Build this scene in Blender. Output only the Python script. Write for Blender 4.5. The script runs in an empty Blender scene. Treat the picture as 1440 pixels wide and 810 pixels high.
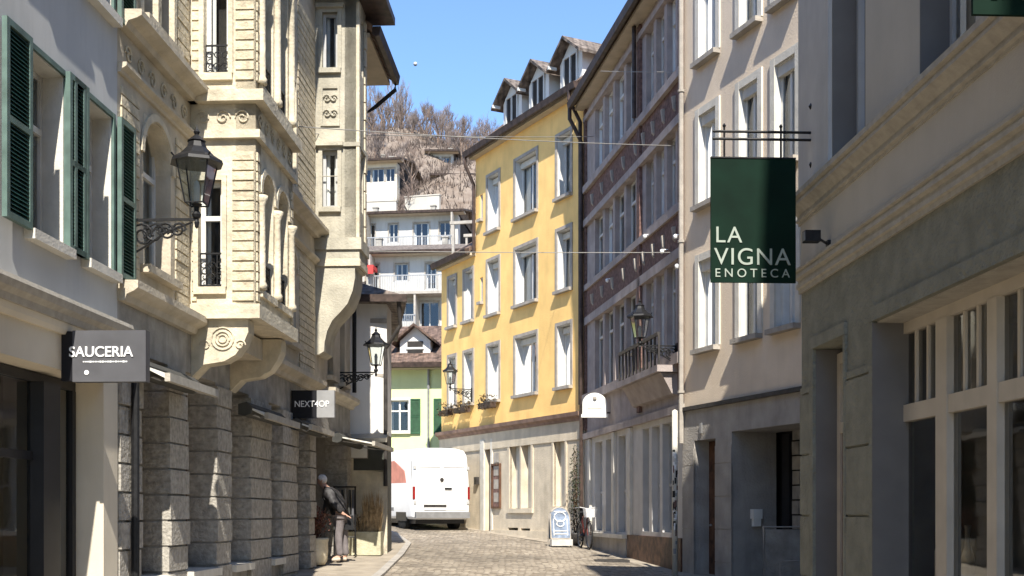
import bpy, bmesh, math, random
from mathutils import Vector, Matrix
random.seed(7)
SC = bpy.context.scene
COL = SC.collection
EYE = 1.6; FP = 1650.0; HZ = 722.0; CX = 720.0
R = math.radians

# ------------------------------------------------------------------ materials
MATS = {}
def mat(name, col, rough=0.8, var=0.12, scale=3.0, bump=0.0, bscale=40.0, metal=0.0, stain=0.0, col2=None, spec=0.3, detail=6):
    if name in MATS: return MATS[name]
    m = bpy.data.materials.new(name); m.use_nodes = True
    nt = m.node_tree; N = nt.nodes; L = nt.links
    b = N['Principled BSDF']
    b.inputs['Roughness'].default_value = rough
    b.inputs['Metallic'].default_value = metal
    b.inputs['Specular IOR Level'].default_value = spec
    geo = N.new('ShaderNodeNewGeometry')
    n1 = N.new('ShaderNodeTexNoise'); n1.inputs['Scale'].default_value = scale; n1.inputs['Detail'].default_value = detail
    L.new(geo.outputs['Position'], n1.inputs['Vector'])
    mx = N.new('ShaderNodeMix'); mx.data_type = 'RGBA'
    c2 = col2 if col2 else tuple(max(0, c * (1 - 2.2 * var)) for c in col)
    c1 = tuple(min(1, c * (1 + var)) for c in col)
    mx.inputs[6].default_value = (*c2, 1); mx.inputs[7].default_value = (*c1, 1)
    rmp = N.new('ShaderNodeMapRange'); rmp.inputs[1].default_value = 0.3; rmp.inputs[2].default_value = 0.7
    L.new(n1.outputs['Fac'], rmp.inputs[0]); L.new(rmp.outputs[0], mx.inputs[0])
    out = mx.outputs[2]
    if stain > 0:
        mp = N.new('ShaderNodeMapping'); mp.inputs['Scale'].default_value = (2.3, 2.3, 0.35)
        L.new(geo.outputs['Position'], mp.inputs[0])
        n2 = N.new('ShaderNodeTexNoise'); n2.inputs['Scale'].default_value = 1.6; n2.inputs['Detail'].default_value = 8; n2.inputs['Roughness'].default_value = .65
        L.new(mp.outputs[0], n2.inputs['Vector'])
        r2 = N.new('ShaderNodeMapRange'); r2.inputs[1].default_value = 0.48; r2.inputs[2].default_value = 0.72; r2.inputs[4].default_value = stain
        L.new(n2.outputs['Fac'], r2.inputs[0])
        m2 = N.new('ShaderNodeMix'); m2.data_type = 'RGBA'
        m2.inputs[7].default_value = (*[c * .45 for c in col], 1)
        L.new(r2.outputs[0], m2.inputs[0]); L.new(out, m2.inputs[6]); out = m2.outputs[2]
    L.new(out, b.inputs['Base Color'])
    if bump > 0:
        n3 = N.new('ShaderNodeTexNoise'); n3.inputs['Scale'].default_value = bscale; n3.inputs['Detail'].default_value = 5
        L.new(geo.outputs['Position'], n3.inputs['Vector'])
        bp = N.new('ShaderNodeBump'); bp.inputs['Strength'].default_value = bump; bp.inputs['Distance'].default_value = 0.03
        L.new(n3.outputs['Fac'], bp.inputs['Height']); L.new(bp.outputs[0], b.inputs['Normal'])
    MATS[name] = m
    return m

def glass(name, tint=(.8, .84, .84), gl=0.0):
    if name in MATS: return MATS[name]
    m = bpy.data.materials.new(name); m.use_nodes = True
    nt = m.node_tree; N = nt.nodes; L = nt.links
    N.remove(N['Principled BSDF'])
    t = N.new('ShaderNodeBsdfTransparent'); t.inputs[0].default_value = (*tint, 1)
    g = N.new('ShaderNodeBsdfGlossy'); g.inputs['Roughness'].default_value = 0.03; g.inputs[0].default_value = (.95, .97, 1, 1)
    lw = N.new('ShaderNodeFresnel'); lw.inputs[0].default_value = 1.45
    ad = N.new('ShaderNodeMath'); ad.operation = 'ADD'; ad.use_clamp = True; ad.inputs[1].default_value = gl
    L.new(lw.outputs[0], ad.inputs[0])
    geo = N.new('ShaderNodeNewGeometry')
    n3 = N.new('ShaderNodeTexNoise'); n3.inputs['Scale'].default_value = 1.7
    L.new(geo.outputs['Position'], n3.inputs['Vector'])
    bp = N.new('ShaderNodeBump'); bp.inputs['Strength'].default_value = .035; bp.inputs['Distance'].default_value = .05
    L.new(n3.outputs['Fac'], bp.inputs['Height']); L.new(bp.outputs[0], g.inputs['Normal'])
    mx = N.new('ShaderNodeMixShader')
    L.new(ad.outputs[0], mx.inputs[0]); L.new(t.outputs[0], mx.inputs[1]); L.new(g.outputs[0], mx.inputs[2])
    L.new(mx.outputs[0], N['Material Output'].inputs[0])
    MATS[name] = m
    return m

def tile_mat(name, col, scale=1.0, axis='Y'):
    m = mat(name, col, .85, .35, 5.0, stain=.5)
    nt = m.node_tree; N = nt.nodes; L = nt.links
    geo = N.new('ShaderNodeNewGeometry')
    w = N.new('ShaderNodeTexWave'); w.bands_direction = 'DIAGONAL' if axis == 'D' else axis; w.inputs['Scale'].default_value = 1.6 * scale; w.inputs['Distortion'].default_value = .6
    w2 = N.new('ShaderNodeTexWave'); w2.bands_direction = 'Z'; w2.inputs['Scale'].default_value = 2.2 * scale; w2.wave_profile = 'SAW'
    L.new(geo.outputs['Position'], w.inputs['Vector']); L.new(geo.outputs['Position'], w2.inputs['Vector'])
    ad = N.new('ShaderNodeMath'); ad.operation = 'ADD'
    L.new(w.outputs['Fac'], ad.inputs[0]); L.new(w2.outputs['Fac'], ad.inputs[1])
    bp = N.new('ShaderNodeBump'); bp.inputs['Strength'].default_value = .8; bp.inputs['Distance'].default_value = .05
    L.new(ad.outputs[0], bp.inputs['Height']); L.new(bp.outputs[0], N['Principled BSDF'].inputs['Normal'])
    return m

def cobble_mat():
    m = bpy.data.materials.new('cobbles'); m.use_nodes = True
    nt = m.node_tree; N = nt.nodes; L = nt.links; b = N['Principled BSDF']
    b.inputs['Roughness'].default_value = .75
    geo = N.new('ShaderNodeNewGeometry')
    ns = N.new('ShaderNodeTexNoise'); ns.inputs['Scale'].default_value = .8
    L.new(geo.outputs['Position'], ns.inputs['Vector'])
    off = N.new('ShaderNodeVectorMath'); off.operation = 'MULTIPLY_ADD'; off.inputs[1].default_value = (.25, .25, 0)
    L.new(ns.outputs['Color'], off.inputs[0]); L.new(geo.outputs['Position'], off.inputs[2])
    v = N.new('ShaderNodeTexVoronoi'); v.feature = 'DISTANCE_TO_EDGE'; v.voronoi_dimensions = '2D'; v.inputs['Scale'].default_value = 7.5; v.inputs['Randomness'].default_value = .55
    vc = N.new('ShaderNodeTexVoronoi'); vc.voronoi_dimensions = '2D'; vc.inputs['Scale'].default_value = 7.5; vc.inputs['Randomness'].default_value = .55
    for q in (v, vc): L.new(off.outputs[0], q.inputs['Vector'])
    sep = N.new('ShaderNodeSeparateColor'); L.new(vc.outputs['Color'], sep.inputs[0])
    cr = N.new('ShaderNodeValToRGB'); e = cr.color_ramp.elements
    e[0].color = (.21, .17, .125, 1); e[1].color = (.50, .43, .335, 1)
    e2 = cr.color_ramp.elements.new(.5); e2.color = (.36, .305, .235, 1)
    L.new(sep.outputs[0], cr.inputs[0])
    big = N.new('ShaderNodeTexNoise'); big.inputs['Scale'].default_value = .55; big.inputs['Detail'].default_value = 6
    L.new(geo.outputs['Position'], big.inputs['Vector'])
    mr = N.new('ShaderNodeMapRange'); mr.inputs[1].default_value = .35; mr.inputs[2].default_value = .65; mr.inputs[3].default_value = .50; mr.inputs[4].default_value = .92
    L.new(big.outputs['Fac'], mr.inputs[0])
    mul = N.new('ShaderNodeVectorMath'); mul.operation = 'SCALE'; L.new(cr.outputs[0], mul.inputs[0]); L.new(mr.outputs[0], mul.inputs['Scale'])
    jr = N.new('ShaderNodeMapRange'); jr.inputs[1].default_value = .02; jr.inputs[2].default_value = .07
    L.new(v.outputs['Distance'], jr.inputs[0])
    mx = N.new('ShaderNodeMix'); mx.data_type = 'RGBA'; mx.inputs[6].default_value = (.15, .125, .095, 1)
    L.new(jr.outputs[0], mx.inputs[0]); L.new(mul.outputs[0], mx.inputs[7]); L.new(mx.outputs[2], b.inputs['Base Color'])
    j2 = N.new('ShaderNodeMapRange'); j2.inputs[1].default_value = 0; j2.inputs[2].default_value = .3
    L.new(v.outputs['Distance'], j2.inputs[0])
    bp = N.new('ShaderNodeBump'); bp.inputs['Strength'].default_value = .8; bp.inputs['Distance'].default_value = .03
    L.new(j2.outputs[0], bp.inputs['Height']); L.new(bp.outputs[0], b.inputs['Normal'])
    MATS['cobbles'] = m
    return m

# ------------------------------------------------------------------ objects
def tag(o, label=None, cat=None, group=None, kind=None):
    if label: o['label'] = label
    if cat: o['category'] = cat
    if group: o['group'] = group
    if kind: o['kind'] = kind
    return o
def empty(name, loc, label, cat, group=None, kind=None):
    o = bpy.data.objects.new(name, None); COL.objects.link(o); o.location = loc
    o.empty_display_size = .2
    return tag(o, label, cat, group, kind)
def world_loc(o):
    v = Vector((0, 0, 0))
    while o is not None:
        v += Vector(o.location); o = o.parent
    return v

class Fac:
    """vertical facade plane: u runs to the right as seen from the street, n points at the street"""
    def __init__(s, p0, p1=None, d=None):
        s.p = Vector((p0[0], p0[1]))
        s.d = (Vector(d) if d is not None else Vector(p1) - s.p).normalized()
        s.n = Vector((s.d.y, -s.d.x))
        s.L = (Vector(p1) - s.p).length if p1 is not None else 0
    def P(s, u, n, z):
        q = s.p + s.d * u + s.n * n
        return Vector((q.x, q.y, z))
    def u(s, px, off=0.0):
        k = (px - CX) / FP
        return (k * (s.p.y + off * s.n.y) - s.p.x - off * s.n.x) / (s.d.x - k * s.d.y)
    def z(s, px, py, off=0.0):
        u = s.u(px, off); y = s.p.y + u * s.d.y + off * s.n.y
        return EYE + (HZ - py) / FP * y

SPLIT = {'colonnette','corbel','bracket_stone','brick_pilaster','brick_band','window_surround','string_course','carved_frieze','cornice_piece','door_surround','scroll_relief'}
class MB:
    def __init__(s): s.v = []; s.f = []; s.mi = []; s.cur = 0
    def quad(s, a, b, c, d): i = len(s.v); s.v += [Vector(a), Vector(b), Vector(c), Vector(d)]; s.f.append((i, i+1, i+2, i+3)); s.mi.append(s.cur)
    def poly(s, pts): i = len(s.v); s.v += [Vector(p) for p in pts]; s.f.append(tuple(range(i, i+len(pts)))); s.mi.append(s.cur)
    def hexa(s, p):  # 8 points: bottom ring 0-3, top ring 4-7
        i = len(s.v); s.v += [Vector(q) for q in p]
        for f in ((3,2,1,0),(4,5,6,7),(0,1,5,4),(1,2,6,5),(2,3,7,6),(3,0,4,7)):
            s.f.append(tuple(i+k for k in f)); s.mi.append(s.cur)
        return s
    def box(s, F, u0, u1, n0, n1, z0, z1):
        P = F.P
        return s.hexa([P(u0,n0,z0),P(u0,n1,z0),P(u1,n1,z0),P(u1,n0,z0),P(u0,n0,z1),P(u0,n1,z1),P(u1,n1,z1),P(u1,n0,z1)])
    def wbox(s, x0, x1, y0, y1, z0, z1):
        return s.hexa([(x0,y0,z0),(x1,y0,z0),(x1,y1,z0),(x0,y1,z0),(x0,y0,z1),(x1,y0,z1),(x1,y1,z1),(x0,y1,z1)])
    def profile(s, F, u0, u1, prof):
        """closed (n,z) profile swept from u0 to u1"""
        a = [F.P(u0, n, z) for n, z in prof]; b = [F.P(u1, n, z) for n, z in prof]
        k = len(prof); i = len(s.v); s.v += a + b
        for j in range(k):
            s.f.append((i+j, i+(j+1) % k, i+k+(j+1) % k, i+k+j)); s.mi.append(s.cur)
        s.f.append(tuple(i+j for j in reversed(range(k)))); s.f.append(tuple(i+k+j for j in range(k))); s.mi += [s.cur]*2
        return s
    def plate(s, F, pts, n0, n1):
        """closed (u,z) outline extruded n0..n1"""
        a = [F.P(u, n0, z) for u, z in pts]; b = [F.P(u, n1, z) for u, z in pts]
        k = len(pts); i = len(s.v); s.v += a + b
        for j in range(k):
            s.f.append((i+j, i+(j+1) % k, i+k+(j+1) % k, i+k+j)); s.mi.append(s.cur)
        s.f.append(tuple(i+j for j in reversed(range(k)))); s.f.append(tuple(i+k+j for j in range(k))); s.mi += [s.cur]*2
        return s
    def tube(s, pts, r, seg=6, r1=None):
        pts = [Vector(p) for p in pts]; n = len(pts); i0 = len(s.v)
        for k, p in enumerate(pts):
            t = (pts[min(k+1, n-1)] - pts[max(k-1, 0)]).normalized()
            a = Vector((0, 0, 1)) if abs(t.z) < .9 else Vector((1, 0, 0))
            e1 = t.cross(a).normalized(); e2 = t.cross(e1)
            rr = r if r1 is None else r + (r1 - r) * k / (n - 1)
            for q in range(seg):
                an = 2*math.pi*q/seg
                s.v.append(p + (e1*math.cos(an) + e2*math.sin(an))*rr)
        for k in range(n-1):
            for q in range(seg):
                a = i0+k*seg+q; b = i0+k*seg+(q+1) % seg
                s.f.append((a, b, b+seg, a+seg)); s.mi.append(s.cur)
        s.f.append(tuple(i0+q for q in reversed(range(seg)))); s.f.append(tuple(i0+(n-1)*seg+q for q in range(seg))); s.mi += [s.cur]*2
        return s
    def lathe(s, c, prof, seg=12, ax=None, rot=0.0):
        """prof: (r,z) list around vertical axis at c; ax: optional matrix 3x3"""
        c = Vector(c); i0 = len(s.v); k = len(prof)
        for r, z in prof:
            for q in range(seg):
                an = 2*math.pi*q/seg + rot
                p = Vector((r*math.cos(an), r*math.sin(an), z))
                if ax is not None: p = ax @ p
                s.v.append(c + p)
        for j in range(k-1):
            for q in range(seg):
                a = i0+j*seg+q; b = i0+j*seg+(q+1) % seg
                s.f.append((a, b, b+seg, a+seg)); s.mi.append(s.cur)
        if prof[0][0] > 1e-4: s.f.append(tuple(i0+q for q in reversed(range(seg)))); s.mi.append(s.cur)
        if prof[-1][0] > 1e-4: s.f.append(tuple(i0+(k-1)*seg+q for q in range(seg))); s.mi.append(s.cur)
        return s
    def clusters(s, gap=.06):
        n = len(s.v); par = list(range(len(s.f)))
        own = {}
        def find(a):
            while par[a] != a: par[a] = par[par[a]]; a = par[a]
            return a
        for i, f in enumerate(s.f):
            for v in f:
                if v in own: par[find(i)] = find(own[v])
                else: own[v] = i
        isl = {}
        for i in range(len(s.f)): isl.setdefault(find(i), []).append(i)
        isl = list(isl.values()); bb = []
        for fs in isl:
            vs = [s.v[v] for i in fs for v in s.f[i]]
            bb.append([min(v[k] for v in vs)-gap/2 for k in range(3)]+[max(v[k] for v in vs)+gap/2 for k in range(3)])
        p2 = list(range(len(isl)))
        def f2(a):
            while p2[a] != a: a = p2[a]
            return a
        for i in range(len(isl)):
            for j in range(i):
                if all(bb[i][k] <= bb[j][k+3] and bb[j][k] <= bb[i][k+3] for k in range(3)): p2[f2(i)] = f2(j)
        out = {}
        for i in range(len(isl)): out.setdefault(f2(i), []).extend(isl[i])
        return list(out.values())
    def build(s, name, m, parent=None, smooth=False, loc=None, merge=False):
        if name in SPLIT and parent:
            cl = s.clusters()
            if len(cl) > 1:
                r = None
                for fs in cl:
                    q = MB(); mp = {}
                    for i in fs:
                        for v in s.f[i]:
                            if v not in mp: mp[v] = len(q.v); q.v.append(s.v[v])
                        q.f.append(tuple(mp[v] for v in s.f[i])); q.mi.append(s.mi[i])
                    r = q._build(name, m, parent, smooth, loc, merge)
                return r
        return s._build(name, m, parent, smooth, loc, merge)
    def _build(s, name, m, parent=None, smooth=False, loc=None, merge=False):
        off = world_loc(parent) if parent else (Vector(loc) if loc is not None else Vector((0, 0, 0)))
        me = bpy.data.meshes.new(name)
        me.from_pydata([tuple(v - off) for v in s.v], [], s.f)
        ms = m if isinstance(m, (list, tuple)) else [m]
        for q in ms: me.materials.append(q)
        if len(ms) > 1:
            for p, k in zip(me.polygons, s.mi): p.material_index = k
        bm = bmesh.new(); bm.from_mesh(me)
        if merge: bmesh.ops.remove_doubles(bm, verts=bm.verts, dist=.0004)
        bmesh.ops.recalc_face_normals(bm, faces=bm.faces); bm.to_mesh(me); bm.free()
        if smooth:
            for p in me.polygons: p.use_smooth = True
        o = bpy.data.objects.new(name, me); COL.objects.link(o)
        if parent: o.parent = parent
        elif loc is not None: o.location = off
        return o

def wall(F, u0, u1, z0, z1, ops, m, parent, name='wall', n=0.0, d=.25, back=1.0):
    """ops: (ua,ub,za,zb[,depth]); a wall with real reveals"""
    mb = MB()
    us = sorted(set([u0, u1] + [max(u0, min(u1, v)) for o in ops for v in o[:2]]))
    zs = sorted(set([z0, z1] + [max(z0, min(z1, v)) for o in ops for v in o[2:4]]))
    for a, b in zip(us, us[1:]):
        if b - a < 1e-5: continue
        for c, e in zip(zs, zs[1:]):
            if e - c < 1e-5: continue
            mu, mz = (a+b)/2, (c+e)/2
            if any(o[0] < mu < o[1] and o[2] < mz < o[3] for o in ops): continue
            mb.quad(F.P(a,n,c), F.P(b,n,c), F.P(b,n,e), F.P(a,n,e))
    for o in ops:
        ua, ub, za, zb = o[:4]; dd = o[4] if len(o) > 4 else d
        k = n - dd
        ua, ub, za, zb = max(ua, u0), min(ub, u1), max(za, z0), min(zb, z1)
        mb.quad(F.P(ua,n,za), F.P(ua,k,za), F.P(ua,k,zb), F.P(ua,n,zb))
        mb.quad(F.P(ub,n,za), F.P(ub,k,za), F.P(ub,k,zb), F.P(ub,n,zb))
        mb.quad(F.P(ua,n,zb), F.P(ub,n,zb), F.P(ub,k,zb), F.P(ua,k,zb))
        mb.quad(F.P(ua,n,za), F.P(ub,n,za), F.P(ub,k,za), F.P(ua,k,za))
    mb.quad(F.P(u0,n,z0), F.P(u0,-back,z0), F.P(u0,-back,z1), F.P(u0,n,z1))
    mb.quad(F.P(u1,n,z0), F.P(u1,-back,z0), F.P(u1,-back,z1), F.P(u1,n,z1))
    mb.quad(F.P(u0,n,z1), F.P(u1,n,z1), F.P(u1,-back,z1), F.P(u0,-back,z1))
    o = mb.build(name, m, parent, merge=True)
    return o

def bars(F, rects, n0, n1):
    mb = MB()
    for a, b, c, e in rects: mb.box(F, a, b, n0, n1, c, e)
    return mb

def window(parent, F, ua, ub, za, zb, d=.2, cols=2, transom=None, fm='win_white', surround=None, sill=None, curtain=.35,
           sw=.13, glassm='glass_win', fw=.055, head=False, name='window', proud=.03, sproud=.12, base=0.0, jamb=None):
    k = base - d; M = MATS
    rr = [(ua, ua+fw, za, zb), (ub-fw, ub, za, zb), (ua+fw, ub-fw, za, za+fw), (ua+fw, ub-fw, zb-fw, zb)]
    w = ub - ua
    for c in range(1, cols):
        x = ua + w*c/cols; rr.append((x-fw*.6, x+fw*.6, za+fw, zb-fw))
    f = bars(F, rr, k, k+.06)
    if transom: f.box(F, ua+fw, ub-fw, k+.004, k+.072, transom-.03, transom+.03)
    fo = f.build(name, M[fm], parent)
    g = MB(); g.quad(F.P(ua+.01,k+.03,za+.01), F.P(ub-.01,k+.03,za+.01), F.P(ub-.01,k+.03,zb-.01), F.P(ua+.01,k+.03,zb-.01))
    g.build('pane', M[glassm], fo)
    if curtain > 0:
        for side in (0, 1):
            cb = MB(); ww = w*curtain*random.uniform(.85, 1.1); s0 = ua+.02 if side == 0 else ub-.02-ww
            n = max(4, int(ww/.05)); prev = None
            for q in range(n+1):
                uu = s0 + ww*q/n; nn = k-.06 - .02*math.sin(q*2.1+side)
                cur = (F.P(uu,nn,za+.03), F.P(uu,nn,zb-.02))
                if prev: cb.quad(prev[0], cur[0], cur[1], prev[1])
                prev = cur
            cb.build('curtain', M['curtain'], fo, smooth=True, merge=True)
    if surround:
        s = MB(); pr = base+proud
        s.box(F, ua-sw, ua+.002, base-.04, pr, za, zb+sw); s.box(F, ub-.002, ub+sw, base-.04, pr, za, zb+sw)
        s.box(F, ua+.002, ub-.002, base-.04, pr-.003, zb, zb+sw)
        if head: s.box(F, ua-sw-.04, ub+sw+.04, base-.04, pr+.07, zb+sw, zb+sw+.07)
        s.build('surround', M[surround], fo)
    if jamb:
        s = MB(); s.box(F, ua+.001, ua+.014, k+.061, base-.002, za, zb); s.box(F, ub-.014, ub-.001, k+.061, base-.002, za, zb); s.box(F, ua+.014, ub-.014, k+.061, base-.002, zb-.014, zb-.001)
        s.build('jamb', M[jamb], fo)
    if sill:
        s = MB(); s.box(F, ua-sw*.9, ub+sw*.9, k+.05, base+sproud, za-.09, za)
        s.build('sill', M[sill], fo)
    return fo

def cable_tube(name, pts, r, m, label, cat, group=None):
    mb = MB(); mb.tube(pts, r, 6)
    return tag(mb.build(name, m, None, loc=pts[0]), label, cat, group)

def text(parent, body, F, uc, n, zc, size, m, name='lettering', sx=1.0, align='CENTER', spacing=1.0, ext=.006, bold=0.0):
    cu = bpy.data.curves.new('t', 'FONT'); cu.body = body; cu.size = size; cu.align_x = align; cu.align_y = 'CENTER'
    cu.extrude = ext; cu.space_character = spacing; cu.offset = bold
    t = bpy.data.objects.new('t', cu); COL.objects.link(t)
    bpy.context.view_layer.update()
    me = bpy.data.meshes.new_from_object(t)
    bpy.data.objects.remove(t)
    Mx = Matrix.Identity(4)
    ex = Vector((F.d.x, F.d.y, 0)); en = Vector((F.n.x, F.n.y, 0))
    o3 = F.P(uc, n, zc) - world_loc(parent)
    for v in me.vertices:
        v.co = o3 + ex*(v.co.x*sx) + Vector((0, 0, 1))*v.co.y + en*v.co.z
    me.materials.clear(); me.materials.append(m)
    me.name = name
    o = bpy.data.objects.new(name, me); COL.objects.link(o); o.parent = parent
    return o

# terrain height of the street
GT = [(-60,-1.2),(-30,-.5),(0,0),(12,.16),(19,.37),(23,.50),(30,.70),(34,.82),(38,1.02),(45,1.35),(55,1.7),(62,3.0),(74,11.5),(90,22),(115,34),(140,44),(170,50),(260,56),(600,60)]
def lerp_table(T, y):
    if y <= T[0][0]: return T[0][1]
    for (a, va), (b, vb) in zip(T, T[1:]):
        if y <= b:
            t = (y-a)/(b-a); return va + (vb-va)*t
    return T[-1][1]
def gz(x, y):
    base = lerp_table(GT, y)
    if y < 50: base -= .03*max(-6, min(6, x))
    return base
# ------------------------------------------------------------------ palette
mat('plaster_white', (.52,.52,.505), .9, .05, 1.2, .06, 70, stain=.2)
mat('plaster_cream', (.62,.56,.45), .9, .05, 1.5, .08, 60, stain=.15)
mat('plaster_beige', (.72,.60,.46), .9, .05, 1.2, .25, 35, stain=.12)
mat('plaster_fascia', (.47,.435,.375), .85, .04, 1.5, .1, 60, stain=.10)
mat('plaster_yellow', (.92,.60,.22), .9, .06, 1.6, .25, 30, stain=.18)
mat('plaster_green', (.62,.69,.37), .9, .05, 1.0, .2, 30, stain=.12)
mat('roughcast_green', (.225,.225,.185), .95, .10, 5, .9, 26, stain=.15)
mat('moulding_stone', (.40,.37,.315), .8, .08, 12, .2, 60, stain=.25)
mat('jamb_dark', (.155,.145,.135), .8, .06, 3)
mat('shop_paint', (.52,.50,.47), .7, .05, 3, stain=.2)
mat('stone_grey', (.33,.31,.275), .9, .16, 4, .5, 25, stain=.5)
mat('stone_base', (.36,.335,.30), .9, .10, 2.5, .4, 25, stain=.4)
mat('stone_rough', (.38,.355,.31), .95, .16, 14, .8, 24, stain=.35)
mat('stone_pale', (.58,.515,.39), .88, .12, 4, .5, 20, stain=.35)
mat('stone_beige', (.50,.44,.34), .88, .10, 3, .4, 25, stain=.3)
mat('brick_cream', (.59,.515,.375), .88, .16, 9, .6, 22, stain=.35)
mat('lilac_stone', (.38,.325,.30), .88, .10, 3, .3, 25, stain=.35)
mat('brick_red', (.20,.12,.10), .9, .25, 12, .6, 40, stain=.3)
mat('win_white', (.62,.61,.57), .5, .04, 5)
mat('win_grey', (.42,.42,.41), .5, .05, 5)
mat('frame_beige', (.50,.445,.365), .55, .05, 4, stain=.12)
mat('frame_dark', (.02,.02,.022), .4, .1, 5)
mat('wood_brown', (.12,.06,.035), .6, .3, 6, .2, 40)
mat('surround_grey', (.37,.335,.29), .85, .10, 5, .3, 40, stain=.3)
mat('surround_pale', (.60,.57,.50), .85, .06, 5, .2, 40, stain=.2)
mat('shutter_green', (.010,.048,.034), .5, .2, 6)
mat('shutter_grey_green', (.10,.155,.135), .5, .15, 6)
mat('shutter_leaf', (.03,.095,.045), .55, .15, 6)
mat('iron_black', (.012,.012,.013), .5, .2, 20)
mat('metal_dark', (.05,.045,.042), .5, .2, 8)
mat('metal_grey', (.32,.32,.32), .45, .1, 8, metal=.4)
mat('copper_brown', (.06,.04,.032), .55, .3, 6)
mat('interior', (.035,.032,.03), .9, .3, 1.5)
mat('interior_warm', (.24,.21,.17), .9, .3, 1.0)
mat('curtain', (.82,.80,.75), .95, .04, 6)
mat('white_paint', (.80,.80,.79), .35, .03, 2, spec=.5)
mat('sign_green', (.003,.016,.009), .75, .15, 3, spec=.12)
mat('sign_letter', (.30,.34,.29), .6, .05, 8)
mat('sign_grey', (.085,.085,.092), .5, .08, 4)
mat('sign_midgrey', (.26,.26,.26), .5, .08, 4)
mat('sign_black', (.006,.006,.009), .5, .1, 4)
mat('sign_white', (.78,.77,.72), .5, .04, 5)
mat('letter_white', (.75,.75,.74), .6, .03, 8)
mat('awning_white', (.62,.60,.54), .8, .08, 6, stain=.3)
mat('awning_dark', (.055,.055,.05), .8, .15, 6)
mat('red_fabric', (.50,.05,.045), .8, .1, 4)
mat('panel_greygreen', (.055,.058,.050), .6, .12, 3, stain=.3)
mat('planter_concrete', (.50,.47,.33), .9, .14, 5, .4, 25, stain=.5)
mat('soffit', (.50,.43,.33), .85, .06, 3, stain=.2)
mat('apartment_wall', (.50,.49,.465), .9, .07, .5, stain=.35)
mat('rendered_wall_far', (.70,.68,.64), .9, .05, .6, stain=.22)
glass('glass_win', (.88,.90,.90), .03)
glass('glass_shop', (.80,.82,.80), .08)
glass('glass_lamp', (.86,.90,.90), .04)
tile_mat('roof_tiles', (.20,.135,.10), 1.0, 'Y')
tile_mat('roof_tiles_red', (.17,.115,.09), 1.0, 'X')
tile_mat('roof_tiles_grey', (.20,.165,.14), 1.0, 'X')
cobble_mat()
M = MATS

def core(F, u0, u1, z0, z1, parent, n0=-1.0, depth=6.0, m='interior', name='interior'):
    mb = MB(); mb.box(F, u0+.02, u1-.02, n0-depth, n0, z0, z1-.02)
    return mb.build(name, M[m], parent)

def roof(F, u0, u1, ze, ov, depth, rise, parent, m='roof_tiles', th=.14, soffit='soffit', gutter=True, side=.25, name='roof'):
    ax = ov; bx = -depth
    mb = MB(); mid = (ax+bx)/2
    prof = [(ax, ze+.10), (mid, ze+rise), (bx, ze+.10), (bx, ze+.10+th), (mid, ze+rise+th), (ax, ze+.10+th)]
    a = [F.P(u0-side, n, z) for n, z in prof]; b = [F.P(u1+side, n, z) for n, z in prof]
    for i, j in ((0,1),(1,2),(2,3),(3,4),(4,5),(5,0)): mb.quad(a[i], a[j], b[j], b[i])
    for s in (a, b):
        mb.quad(s[0], s[1], s[4], s[5]); mb.quad(s[1], s[2], s[3], s[4])
    # gable infill
    for u in (u0-.02, u1+.02):
        mb.poly([F.P(u, ax-.3, ze+.12), F.P(u, mid, ze+rise-.02), F.P(u, bx+.3, ze+.12)])
    r = mb.build(name, M[m], parent)
    if ov > .2:
        sb = MB(); sb.box(F, u0-side+.03, u1+side-.03, -.05, ax-.05, ze, ze+.085); sb.build('soffit', M[soffit], parent)
    if gutter:
        g = MB(); g.profile(F, u0-side, u1+side, [(ax+.02, ze+.20), (ax, ze+.06), (ax+.06, ze+.0), (ax+.14, ze+.02), (ax+.17, ze+.20)])
        g.build('gutter', M['copper_brown'], parent)
    return r

def rustic(F, spans, z0, z1, course, m, parent, n0, proud=.03, name='stone_courses', joint=.022, jitter=.008, split=0):
    if len(spans) > 1:
        for sp in spans: r = rustic(F, [sp], z0, z1, course, m, parent, n0, proud, name, joint, jitter, split)
        return r
    mb = MB(); z = z0; row = 0
    while z < z1 - .03:
        zt = min(z+course-joint, z1)
        for a, b in spans:
            cuts = [a, b]
            if split and b-a > split*1.4:
                k = max(1, round((b-a)/split)); o = .5 if row % 2 else 0
                cuts = [a] + [a+(b-a)*(q+o)/k for q in range(1 if not o else 0, k) if 0 < q+o < k] + [b]
            for c, e in zip(cuts, cuts[1:]):
                j = random.uniform(-jitter, jitter)
                g = joint*.4 if len(cuts) > 2 else 0
                mb.box(F, c+g, e-g, n0, proud+j, z, zt)
        z += course; row += 1
    return mb.build(name, M[m], parent)

def blk(F, rects, m, parent, name):
    """rects: (u0,u1,n0,n1,z0,z1)"""
    mb = MB()
    for r in rects: mb.box(F, *r)
    return mb.build(name, M[m], parent)

# ================================================================== R1: shop building, right foreground
F1 = Fac((2.84, 11.5), d=(.0485, -1))
r1 = empty('shop_building', F1.P(0, 0, 0), 'grey green roughcast shop building with beige fascia and large shop window, right foreground', 'building')
UE = 24.0
dU = (F1.u(1147), F1.u(1189)); sU0 = F1.u(1231)
ops = [(dU[0], dU[1], -.6, 3.15, .28), (sU0, 8.0, .55, 3.15, .32)]
wall(F1, 0, UE, -.8, 3.75, ops, M['roughcast_green'], r1, 'lower_wall', d=.3, back=1.2)
ops2 = [(F1.u(1170), F1.u(1217), 4.9, 7.2, .28), (F1.u(1293), F1.u(1372), 4.9, 7.2, .28)]
allops = list(ops2)
for k in range(1, 3):
    for o in ops2: allops.append((o[0], o[1], o[2]+3.1*k, o[3]+3.1*k, .28))
for q in range(6):
    for k in range(3): allops.append((5.4+q*2.6, 6.5+q*2.6, 4.9+3.1*k, 7.2+3.1*k, .28))
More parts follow.
